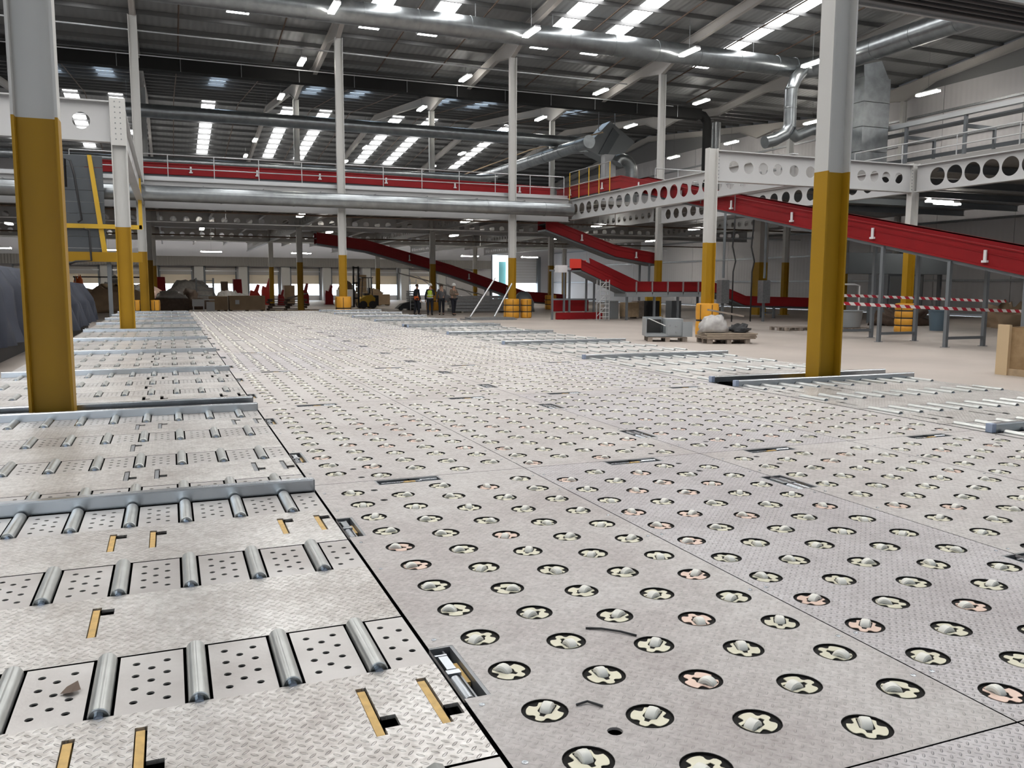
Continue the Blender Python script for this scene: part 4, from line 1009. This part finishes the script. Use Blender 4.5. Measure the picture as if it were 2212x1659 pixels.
# things under the level red run
t = thing('wooden_box', 'pale wooden box standing under the grey beam of the red run', 'box', (22.5, 38.9, 0)); obj('body', MB().box(22.0, 22.75, 38.6, 39.3, .1, .85), 'pale_wood', t)
for x in (22.02, 22.62): obj('runner', MB().box(x, x+.11, 38.6, 39.3, 0, .1), 'grey_wood', t)
for i, (x, w_, m_, lab) in enumerate(((21.5, .5, 'machine_grey', 'grey cabinet under the left end of the red run'), (23.1, .4, 'grey_wood', 'slatted brown box next to the pale wooden box'), (23.9, .7, 'black_plastic', 'black cabinet under the middle of the red run'), (25.3, .6, 'frame_grey', 'dark cabinet under the right end of the red run'))):
    t = thing('cabinet', lab, 'cabinet', (x, 39.3, 0)); obj('body', MB().box(x-w_/2, x+w_/2, 39.0, 39.6, 0, .92), m_, t); obj('door', MB().box(x-w_/2+.04, x+w_/2-.04, 38.97, 39.0, .06, .86), m_, t)
t = thing('orange_tool', 'orange yellow machine tool on the black cabinet under the red run', 'tool', (23.7, 39.2, .92)); mb = MB(); mb.cbox((23.7, 39.2, 1.03), (.35, .2, .2), 0); mb.cbox((23.95, 39.2, 1.08), (.4, .08, .06), 0, -.3); obj('body', mb, 'yellow_machine', t)

# ---------------------------------------------------------------- people in the aisle
def skin_mesh(V, Ed, levels=2):
    """grow a surface on a skeleton: V = {name: (pos, radius)}; first entry is the root"""
    names = list(V); me = bpy.data.meshes.new('s'); me.from_pydata([V[n][0] for n in names], [(names.index(a), names.index(b)) for a, b in Ed], [])
    o = bpy.data.objects.new('s', me); col.objects.link(o)
    mo = o.modifiers.new('k', 'SKIN'); mo.use_smooth_shade = True
    for i, n in enumerate(names):
        r = V[n][1]; r = r if isinstance(r, tuple) else (r, r)
        me.skin_vertices[0].data[i].radius = r; me.skin_vertices[0].data[i].use_root = (i == 0)
    o.modifiers.new('u', 'SUBSURF').levels = levels
    dg = bpy.context.evaluated_depsgraph_get(); dg.update(); ev = o.evaluated_get(dg); out = bpy.data.meshes.new_from_object(ev)
    bpy.data.objects.remove(o); return out
def put(name, me, m, parent, smooth=True):
    me.materials.clear(); me.materials.append(MATS[m]); 
    if smooth: me.shade_smooth()
    o = link(bpy.data.objects.new(name, me)); o.parent = parent; return o
def person(x, y, rz, label, top='navy', legs='navy', vest=None, hat=None, hands='down', ht=1.0, lean=0., bag=None, stride=.08):
    t = thing('person', label, 'person', (x, y, 0), 'people in the aisle', rz)
    l = lean
    V = {'pel': ((0, 0, .96), (.15, .11)), 'sp': ((0, l*.4, 1.18), (.14, .10)), 'ch': ((0, l, 1.36), (.17, .115)), 'nk': ((0, l*1.1+.01, 1.50), .06), 'hd': ((0, l*1.1+.03, 1.60), (.078, .095)), 'tp': ((0, l*1.1+.02, 1.70), (.07, .085)),
         'no': ((0, l*1.1+.125, 1.615), .014)}
    Ed = [('pel', 'sp'), ('sp', 'ch'), ('ch', 'nk'), ('nk', 'hd'), ('hd', 'tp'), ('hd', 'no')]
    for s_, q in ((-1, 'l'), (1, 'r')):
        st = stride*s_
        if hands == 'folded': el, wr_ = (s_*.27, l+.04, 1.16), (-s_*.02, l+.22, 1.20)
        elif hands == 'phone' and s_ > 0: el, wr_ = (s_*.25, l+.06, 1.15), (s_*.12, l+.26, 1.30)
        else: el, wr_ = (s_*.25, l-.02, 1.13), (s_*.27, l+.06, .88)
        V.update({q+'sh': ((s_*.17, l, 1.43), .06), q+'el': (el, .046), q+'wr': (wr_, .030)})
        d = (Vector(wr_)-Vector(el)).normalized(); pm_ = Vector(wr_)+d*.07; V[q+'pa'] = (tuple(pm_), (.036, .02))
        Ed += [('ch', q+'sh'), (q+'sh', q+'el'), (q+'el', q+'wr'), (q+'wr', q+'pa')]
        side = d.cross(Vector((0, 1, 0))).normalized() if abs(d.y) < .9 else Vector((1, 0, 0))
        for f in range(4):
            a = pm_ + side*(-.027+.018*f); b = a+d*(.05-.006*abs(f-1.4)); c = b+d*.03+Vector((0, .012, -.006))
            V[q+'f%da' % f] = (tuple(b), .0085); V[q+'f%db' % f] = (tuple(c), .0075); Ed += [(q+'pa', q+'f%da' % f), (q+'f%da' % f, q+'f%db' % f)]
        th = Vector(wr_)+d*.03+side*.04; V[q+'th'] = (tuple(th+d*.035), .009); Ed += [(q+'wr', q+'th')]
        V.update({q+'hp': ((s_*.095, 0, .90), .095), q+'kn': ((s_*.10, st*.6+.02, .50), .06), q+'an': ((s_*.10, st-.02, .09), .042), q+'to': ((s_*.115, st+.14, .045), (.045, .035))})
        Ed += [('pel', q+'hp'), (q+'hp', q+'kn'), (q+'kn', q+'an'), (q+'an', q+'to')]
    put('body', skin_mesh(V, Ed, 1), 'skin', t)
    W = {'pel': ((0, 0, .98), (.165, .125)), **{k: (V[k][0], V[k][1]+.018) for k in ('lhp', 'rhp', 'lkn', 'rkn')}, 'lan': ((V['lan'][0][0], V['lan'][0][1], .10), .062), 'ran': ((V['ran'][0][0], V['ran'][0][1], .10), .062)}
    put('trousers', skin_mesh(W, [('pel', 'lhp'), ('pel', 'rhp'), ('lhp', 'lkn'), ('rhp', 'rkn'), ('lkn', 'lan'), ('rkn', 'ran')], 1), legs, t)
    J = {'sp': ((0, l*.4, 1.14), (.165, .125)), 'pe': ((0, 0, .95), (.170, .13)), 'ch': ((0, l, 1.36), (.19, .135)), 'nk': ((0, l*1.1, 1.475), .075), **{k: (V[k][0], V[k][1]+.016) for k in ('lsh', 'rsh', 'lel', 'rel', 'lwr', 'rwr')}}
    put('jacket', skin_mesh(J, [('sp', 'pe'), ('sp', 'ch'), ('ch', 'nk'), ('ch', 'lsh'), ('ch', 'rsh'), ('lsh', 'lel'), ('rsh', 'rel'), ('lel', 'lwr'), ('rel', 'rwr')], 1), top, t)
    for s_, q in ((-1, 'l'), (1, 'r')):
        B = {'a': ((V[q+'an'][0][0], V[q+'an'][0][1], .15), .065), 'h': ((V[q+'an'][0][0], V[q+'an'][0][1]-.03, .055), .055), 't': ((V[q+'to'][0][0], V[q+'to'][0][1]+.01, .05), (.055, .047))}
        put('boot', skin_mesh(B, [('a', 'h'), ('h', 't')], 1), 'boot', t)
        mb = MB(); mb.lathe([(.002, -.012), (.011, -.006), (.011, .006), (.002, .012)], (0, 0, 0), 'z', 8)
        e = obj('eye', MB().add([(s_*.032+vx, l*1.1+.118+vy, 1.645+vz) for vx, vy, vz in mb.v], mb.f), 'hair', None); e.parent = t
        mb = MB(); mb.lathe([(.004, -.03), (.016, -.012), (.016, .012), (.004, .03)], (0, 0, 0), 'z', 8)
        e = obj('ear', MB().add([(s_*.085+vx*.6, l*1.1+.02+vy, 1.62+vz) for vx, vy, vz in mb.v], mb.f), 'skin', None); e.parent = t
    m_ = obj('mouth', MB().box(-.024, .024, l*1.1+.112, l*1.1+.119, 1.565, 1.573), 'hair', None); m_.parent = t
    hb = MB(); hb.lathe([(.098, -.02), (.105, .02), (.098, .07), (.06, .105), (.004, .118)], (0, l*1.1+.01, 1.655), 'z', 16)
    if hat:
        hh = MB(); hh.lathe([(.118, 0), (.120, .02), (.112, .07), (.085, .115), (.045, .138), (.004, .145)], (0, l*1.1+.015, 1.685), 'z', 16); hh.lathe([(.10, -.004), (.150, -.006), (.150, .004), (.10, .008)], (0, l*1.1+.03, 1.687), 'z', 16)
        h_ = obj('hard_hat', hh, hat, None, smooth=True); h_.parent = t
    else: h_ = obj('hair', hb, 'hair', None, smooth=True); h_.parent = t
    if vest:
        Vv = {'a': ((0, 0, .93), (.185, .145)), 'b': ((0, l*.4, 1.14), (.180, .140)), 'c': ((0, l, 1.36), (.205, .150)), 'd': ((0, l, 1.44), (.16, .11))}
        v_ = put('hi_vis_vest', skin_mesh(Vv, [('a', 'b'), ('b', 'c'), ('c', 'd')], 1), vest, t)
        for z in (1.0, 1.14):
            mb = MB(); mb.lathe([(.176, -.02), (.186, -.02), (.186, .02), (.176, .02)], (0, 0, 0), 'z', 18)
            b_ = obj('reflective_band', MB().add([(vx*1.0, vy*.80+l*.3, vz+z) for vx, vy, vz in mb.v], mb.f), 'reflective', None); b_.parent = v_
    if bag:
        mb = MB(); mb.lathe([(.10, -.22), (.17, -.16), (.19, .05), (.14, .18), (.05, .22)], (.0, 0, 0), 'z', 12)
        b_ = obj('shoulder_bag', MB().add([(vx-.30, vy*.7-.02, vz+.95) for vx, vy, vz in mb.v], mb.f), bag, None, smooth=True); b_.parent = t
    return t
person(13.10, 46.95, radians(-70), 'person in dark clothes with an orange vest round the hips, left of the four', 'navy', 'navy', None, None, 'down')
o = MB(); o.lathe([(.185, -.11), (.195, -.10), (.195, .10), (.185, .11)], (0, 0, 1.0), 'z', 18)
p0 = [q for q in bpy.data.objects if q.name == 'person'][0]
v_ = obj('orange_vest', MB().add([(x, y*.8, z-.03) for x, y, z in o.v], o.f), 'hivis_orange', None); v_.parent = p0
person(13.68, 46.3, radians(-25), 'person in a white hard hat and yellow vest looking down, beside the yellow guard', 'navy', 'navy', 'hivis_yellow', 'hat_white', 'phone', lean=.05)
person(14.55, 46.9, radians(160), 'person in dark clothes with a grey bag, left of the right pair', 'bag_grey', 'navy', None, None, 'down', bag='bag_grey')
person(15.06, 46.2, radians(200), 'person in a brown jacket with folded arms, rightmost of the four', 'khaki', 'navy', None, 'hat_white', 'folded')

# ---------------------------------------------------------------- clutter at the back and on the left
# tarpaulin covered stack along the left edge
def draped(name, label, x0, x1, y0, y1, z0, ztop, seed):
    rnd = random.Random(seed); ny, nz = 90, 12; mb = MB(); vs = []
    prof = [(x1+.12, z0), (x1+.05, z0+.35), (x1, z0+.7), (x1-.05, ztop(0)-.55), (x1-.25, ztop(0)-.12), (x1-.9, ztop(0)), (x0+.6, ztop(0)+.15), (x0, ztop(0)-.3), (x0-.1, z0)]
    ph = [rnd.uniform(0, 6) for _ in range(4)]
    for j in range(ny+1):
        y = y0+(y1-y0)*j/ny; f = ztop(y)/ztop(0)
        for k, (x, z) in enumerate(prof):
            wv_ = .08*sin(y*4.1+ph[0]+k*.3)+.07*sin(y*10.3+ph[1]+.5*sin(y*3+k))+.06*sin(y*2.1+k*.9+ph[2])
            q = 1.0 if k < 4 else .4
            vs.append((x+wv_*q, y, z0+(z-z0)*f+(wv_*.6 if 3 < k < 7 else 0)))
    m = len(prof); fs = [(j*m+k, (j+1)*m+k, (j+1)*m+k+1, j*m+k+1) for j in range(ny) for k in range(m-1)]
    fs += [tuple(range(m)), tuple(range(ny*m+m-1, ny*m-1, -1))]
    mb.add(vs, fs); t = thing(name, label, 'tarpaulin', ((x0+x1)/2, (y0+y1)/2, 0)); obj('sheet', mb, 'tarp', t, smooth=True)
    obj('skid', MB().box(x0+.1, x1-.2, y0+.1, y1-.1, 0, z0), 'black_plastic', t)
draped('tarpaulin_stack', 'dark blue tarpaulin over a long stack at the left edge', -6.2, -3.25, 13.5, 26.4, .42, lambda y: 2.15 if y < 18 else 2.15-.012*(y-18), 4)
draped('tarpaulin_stack', 'second dark blue tarpaulin heap seen right of the nearest left column', -6.2, -2.75, 27.2, 36.5, .36, lambda y: 1.72, 8)
# grey clad lift shaft with yellow gate
t = thing('clad_lift', 'grey sheet clad lift shaft with a yellow gate frame behind the left columns', 'lift', (-3.2, 39.8, 0))
for i in range(9): obj('cladding_sheet', MB().box(-4.0, -2.35+.03*i*0, 39.4, 39.46, 2.72+i*.47, 2.72+i*.47+.45), 'clad_sheet', t)
obj('side_sheet', MB().box(-4.02, -3.96, 39.46, 40.4, 2.7, 6.95), 'clad_sheet', t)
obj('gate_post', MB().add([(-2.9,39.3,6.95),(-2.74,39.3,6.95),(-2.28,39.3,2.62),(-2.48,39.3,2.62),(-2.9,39.38,6.95),(-2.74,39.38,6.95),(-2.28,39.38,2.62),(-2.48,39.38,2.62)], [(0,3,2,1),(4,5,6,7),(0,1,5,4),(1,2,6,5),(2,3,7,6),(3,0,4,7)]), 'yellow_machine', t)
obj('upper_rail', MB().box(-4.0, -.95, 39.2, 39.28, 3.98, 4.16), 'yellow_machine', t); obj('toe_panel', MB().box(-4.0, -1.0, 39.2, 39.3, 2.62, 3.02), 'yellow_paint', t)
obj('gate_post', MB().box(-1.06, -.92, 39.2, 39.3, 4.0, 6.1), 'yellow_machine', t)
for x in (-3.9, -2.3): obj('leg', MB().box(x-.08, x+.08, 39.5, 39.66, 0, 2.7), 'frame_grey', t)
obj('black_pipe', MB().tube([(-3.7, 39.05, 5.6), (-3.7, 39.05, 6.72), (-3.5, 39.05, 6.66), (-3.38, 39.05, 6.1), (-3.2, 39.05, 4.3), (-3.35, 39.05, 4.2)], .045, 8), 'black_plastic', t, smooth=True)
obj('black_pipe', MB().tube([(-3.15, 39.05, 3.95), (-2.95, 39.05, 3.9), (-2.92, 39.05, 2.66), (-3.5, 39.05, 2.62), (-3.75, 39.05, 2.5)], .045, 8), 'black_plastic', t, smooth=True)
# row of boxes, pallets and red conveyor pieces beyond the deck
def crate(x0, x1, y0, y1, z0, z1, m, label, cat='box', nm='wooden_crate', lab=False):
    t = thing(nm, label, cat, ((x0+x1)/2, (y0+y1)/2, z0))
    obj('body', MB().box(x0, x1, y0, y1, z0+.08, z1), m, t)
    for i in range(3):
        q = x0+.04+i*(x1-x0-.2)/2; obj('runner', MB().box(q, q+.12, y0, y1, z0, z0+.08), 'dark_wood', t)
    if lab: obj('paper_label', MB().box(x0+.35, x0+.6, y0-.006, y0-.001, z0+.45, z0+.72), 'white_sheet', t)
    return t
crate(3.55, 5.75, 57.0, 58.6, 0, .98, 'cardboard', 'long brown carton with a white label behind the deck end', lab=True, nm='carton')
crate(2.35, 3.45, 57.2, 58.4, 0, .95, 'cardboard', 'squat brown carton left of the labelled long one', nm='carton')
crate(-.9, 1.15, 57.0, 58.3, 0, .82, 'dark_wood', 'dark low crate under the crumpled sheeting on the left')
t = thing('white_machine', 'small pale machine on legs before the brown cartons', 'machine', (1.9, 56.3, 0)); obj('body', MB().box(1.3, 2.0, 56.0, 56.6, .35, .72), 'white_sheet', t); obj('body_side', MB().box(2.12, 2.6, 56.0, 56.6, 0, .62), 'white_sheet', t); obj('top', MB().box(1.3, 2.6, 56.0, 56.6, .72, .78), 'white_sheet', t)
for x in (1.32, 1.92): obj('leg', MB().box(x, x+.07, 56.0, 56.07, 0, .35), 'white_sheet', t)
for s_, (x, y, n_) in enumerate(((7.3, 58.2, 4),)):
    for i in range(5):
        t = thing('wooden_pallet', 'dark pallet in the low stack behind the deck, %s from below' % ORD[i], 'pallet', (x, y, i*.155), 'stack of dark pallets'); pallet(t, x+.12*((i*7) % 3-1), y, radians((-3, 2, 4, -2, 3)[i]), 2.4, 1.2, i*.155, 'dark_wood')
for i in range(4):
    mb = MB(); mb.cbox((7.3+.35*i, 57.2-.45*i, .045), (2.6, .12, .08), radians((2, -3, 4, 1)[i])); single('plank', mb, 'pale_wood' if i % 2 else 'dark_wood', ('dark plank on the floor nearest the pallet stack', 'pale plank on the floor before the pallet stack', 'dark plank lying askew before the pallet stack', 'pale plank nearest the deck end')[i], 'plank')
mb = MB(); mb.cbox((8.0, 58.1, .98), (1.3, .8, .03), radians(15), radians(-14)); single('board', mb, 'dark_wood', 'dark tilted board on top of the dark pallet stack', 'board')
def red_piece(x, y, z0, w_, h, label, kind=0, m='red_paint'):
    t = thing('conveyor_section', label, 'conveyor part', (x, y, z0), 'red conveyor sections stored upright')
    if kind == 0:
        mb = MB(); mb.prism([(x-w_/2, z0), (x+w_/2, z0), (x+w_*.38, z0+h), (x-w_/2, z0+h)], 'xz', y, y+.12); obj('side_plate', mb, m, t)
        mb = MB(); mb.prism([(x-w_/2, z0), (x+w_/2, z0), (x+w_*.38, z0+h), (x-w_/2, z0+h)], 'xz', y+.8, y+.92); obj('side_plate', mb, m, t)
        obj('bed', MB().box(x-w_*.42, x+w_*.3, y+.12, y+.8, z0+.1, z0+h*.9), 'belt_black', t)
    else:
        mb = MB(); mb.prism([(x-w_/2, z0), (x+w_/2, z0), (x+w_/2, z0+h*.45), (x+w_*.30, z0+h*.62), (x+w_*.48, z0+h*.95), (x+w_*.25, z0+h), (x-w_*.05, z0+h*.66), (x-w_*.38, z0+h*.72), (x-w_/2, z0+h*.5)], 'xz', y, y+.5); obj('bracket_plate', mb, m, t)
        obj('foot', MB().box(x-w_*.55, x+w_*.55, y-.1, y+.6, z0, z0+.06), m, t)
red_piece(-.55, 75, 0, .7, 2.3, 'tall red conveyor section left of the foil wrapped stack', 0)
red_piece(5.4, 75, 0, .75, 2.15, 'tall dark red conveyor section in the middle of the stored row'); red_piece(6.75, 75, 0, .9, 1.75, 'pink red bracket piece right of the tall dark red section', 1, 'orange_red')
red_piece(7.75, 75.2, 0, .85, 2.25, 'pink red bracket piece with a raised arm', 1, 'orange_red'); red_piece(10.9, 75, 0, .7, 1.85, 'small red bracket piece right of the slim far column', 1); red_piece(4.3, 74, 0, .6, 1.95, 'brown red narrow section beside the silver racking', 0, 'dark_wood'); red_piece(13.0, 75, 0, .7, 1.7, 'red bracket piece left of the green wrapped pallet', 1)
red_piece(8.7, 73.2, 0, .5, 1.3, 'low red bracket piece left of the cardboard box', 1)
crate(9.1, 9.95, 74.2, 75.2, 0, 1.65, 'cardboard', 'tall cardboard box among the stored red sections', nm='carton')
blob('wrapped_stack', 'foil wrapped shiny stack before the left far doors', 'wrapped stack', (1.6, 74, 0), (2.1, .9, 1.95), 'polythene', 21, 16, .12)
blob('junk_heap', 'crumpled white sheeting on the dark crate behind the left deck', 'sheeting', (.1, 57.6, .82), (.85, .5, .45), 'polythene', 22)
blob('junk_heap', 'brown heap of mixed packing right of the blue tarpaulin', 'scrap', (-3.4, 57, 0), (1.9, 1.2, 1.45), 'cardboard', 23, 16, .3)
blob('junk_heap', 'pale bags on top of the packing heap by the tarpaulin', 'bags', (-3.0, 62.0, 0), (1.3, .8, 1.9), 'polythene', 24, 14, .3)
blob('orange_jackets', 'orange cloth on the rail above the packing heap', 'cloth', (-5.2, 59.3, 0), (.35, .25, 2.0), 'hivis_orange', 26, 12, .2)
blob('junk_heap', 'pinkish heap of wrappings behind the dark crate on the left', 'scrap', (-1.6, 64.5, 0), (1.2, .9, 1.5), 'pink_zinc', 41, 14, .35)
blob('junk_heap', 'dark brown heap of broken boards between the two left cartons and the rack', 'scrap', (.8, 62.0, 0), (1.5, .8, 1.05), 'dark_wood', 42, 14, .4)
blob('junk_heap', 'grey heap of foil scraps right of the rack', 'scrap', (4.3, 66.5, 0), (1.2, .8, 1.0), 'polythene', 43, 14, .35)
t = thing('garment_rail', 'black rail frame above the packing heap on the left', 'frame', (-3.6, 60.2, 0)); obj('rail', MB().cyl((-5.6, 60.2, 2.15), (-1.6, 60.2, 2.15), .04, 8), 'black_plastic', t)
for x in (-5.5, -3.6, -1.7): obj('post', MB().cyl((x, 60.2, 0), (x, 60.2, 2.15), .035, 8), 'black_plastic', t)
t = thing('steel_rack', 'dark stillage rack with bright gaps near the left far doors', 'rack', (2.6, 70, 0))
for x in (1.95, 3.2):
    for y in (69.6, 70.4): obj('post', MB().box(x-.05, x+.05, y-.05, y+.05, 0, 2.2), 'frame_grey', t)
for i in range(5): obj('shelf', MB().box(1.9, 3.25, 69.55, 70.45, .45+i*.38, .50+i*.38), 'frame_grey', t)
crate(12.2, 13.3, 66, 67.2, 0, 1.35, 'white_sheet', 'white wrapped pallet load behind the forklift', nm='wrapped_load'); 
blob('green_bags', 'pallet load of green yellow bags left of the tall column guard', 'bags', (14.6, 76, 0), (.85, .8, 1.9), 'hivis_yellow', 31, 14, .1) if False else blob('green_bags', 'pallet load of olive wrapped bags left of the forklift column', 'bags', (14.7, 76, 0), (.9, .8, 1.95), 'khaki', 31, 14, .1)
t = thing('box_stack', 'tall stack of pale cartons left of the forklift column', 'stack', (15.55, 74, 0))
for i in range(5): obj('carton', MB().box(15.2, 16.0, 73.6, 74.4, i*.52, .50+i*.52), 'pale_wood', t)
# forklift
t = thing('forklift', 'black forklift with raised mast behind the tall yellow column', 'forklift', (13.1, 62, 0))
for x in (12.4, 12.75): obj('mast_rail', MB().box(x-.06, x+.06, 61.3, 61.45, .1, 3.05), 'black_plastic', t)
for i in range(3): obj('mast_bar', MB().box(12.34, 12.81, 61.3, 61.44, .7+i*1.1, .8+i*1.1), 'black_plastic', t)
mb = MB(); mb.prism([(12.85, .15), (13.9, .15), (13.95, .75), (13.7, 1.0), (13.3, .95), (12.85, .7)], 'xz', 61.2, 62.4); obj('chassis', mb, 'yellow_machine', t)
obj('counterweight', MB().box(13.9, 14.2, 61.25, 62.35, .2, .95), 'black_plastic', t)
for x in (12.95, 13.75):
    for y in (61.25, 62.3): obj('guard_post', MB().cyl((x, y, .8), (x-.05 if x > 13.2 else x+.1, y, 2.2), .03, 6), 'black_plastic', t)
obj('overhead_guard', MB().box(12.95, 13.8, 61.2, 62.4, 2.2, 2.26), 'black_plastic', t); obj('seat', MB().box(13.2, 13.6, 61.5, 62.0, .95, 1.1), 'black_plastic', t); obj('seat_back', MB().box(13.55, 13.65, 61.5, 62.0, 1.1, 1.5), 'black_plastic', t)
for x in (13.05, 13.75):
    for y in (61.15, 62.42): mb = MB(); mb.lathe([(.1, -.06), (.28, -.06), (.28, .06), (.1, .06)], (x, y, .28), 'y', 14); obj('wheel', mb, 'black_plastic', t)
for y in (61.55, 61.95): obj('fork', MB().box(11.4, 12.4, y-.06, y+.06, .08, .13), 'dull_steel', t)
# wrapped load, pump truck, ladder and steel racks left of the people
crate(15.1, 17.2, 70, 71.2, 0, .95, 'cardboard', 'brown wrapped load behind the pump truck, left of the people', nm='wrapped_load')
blob('bag_heap', 'pale bag heap on the brown wrapped load', 'bags', (15.9, 70.6, .95), (.8, .5, .45), 'pale_wood', 33)
t = thing('pump_truck', 'black stair climbing truck parked left of the people', 'truck', (15.1, 56.2, 0)); mb = MB(); mb.prism([(14.2, .12), (15.9, .12), (15.9, .55), (15.3, .62), (14.6, .45)], 'xz', 55.9, 56.6); obj('body', mb, 'black_plastic', t)
for x in (14.45, 15.6): mb = MB(); mb.lathe([(.05, -.05), (.16, -.05), (.16, .05), (.05, .05)], (x, 55.84, .16), 'y', 12); obj('wheel', mb, 'black_plastic', t)
obj('handle', MB().cyl((15.2, 56.2, .6), (15.9, 56.2, 1.15), .03, 8), 'dull_steel', t)
t = thing('stacked_panels', 'stack of grey steel panels behind the left pair of people', 'panels', (16.0, 58.8-1.2, 0))
for i in range(9): obj('panel', MB().box(15.2, 15.95, 56.9+.0*i, 57.2, i*.15, .12+i*.15), 'machine_grey', t)
t = thing('ladder', 'aluminium ladder upright left of the people', 'ladder', (15.7, 55.2, 0))
for x in (14.95, 15.35): obj('stile', MB().box(x-.02, x+.02, 55.15, 55.2, 0, 2.1), 'handrail_galv', t)
for i in range(8): obj('rung', MB().cyl((14.95, 55.17, .2+i*.24), (15.35, 55.17, .2+i*.24), .014, 6), 'handrail_galv', t)
# steel sections right of the people, leaning poles
t = thing('steel_stack', 'long low stack of grey steel sections right of the people', 'steel stack', (18.5, 51, 0))
for i in range(5): obj('steel_section', MB().box(16.4+.12*(i % 2), 20.6-.2*(i % 3), 50.4, 51.6, .08+i*.2, .25+i*.2), 'dull_steel', t)
for x in (17, 20): obj('bearer', MB().box(x-.06, x+.06, 50.4, 51.6, 0, .08), 'grey_wood', t)
blob('grey_tank', 'dark rounded tank at the end of the grey steel stack', 'tank', (21.6, 51.5, 0), (.75, .7, 1.3), 'frame_grey', 35, 14, .05)
t = thing('steel_plate_stack', 'flat dark steel plates on the floor at the foot of the leaning poles', 'plates', (15, 39.6, 0))
for i in range(2): obj('plate', MB().box(13.4+.25*i, 16.1-.1*i, 39.2, 40.1, .06*i+.002, .06*i+.058), 'dull_steel', t)
for i, (xa, xb, za) in enumerate(((13.78, 15.38, 2.1), (15.06, 16.28, 1.80))):
    single('leaning_pole', MB().cyl((xa, 39.65, .15), (xb, 40.35, za), .045, 10), 'handrail_galv', 'grey steel pole propped at a slant, %s of the two' % ('left', 'right')[i], 'pole', smooth='auto')
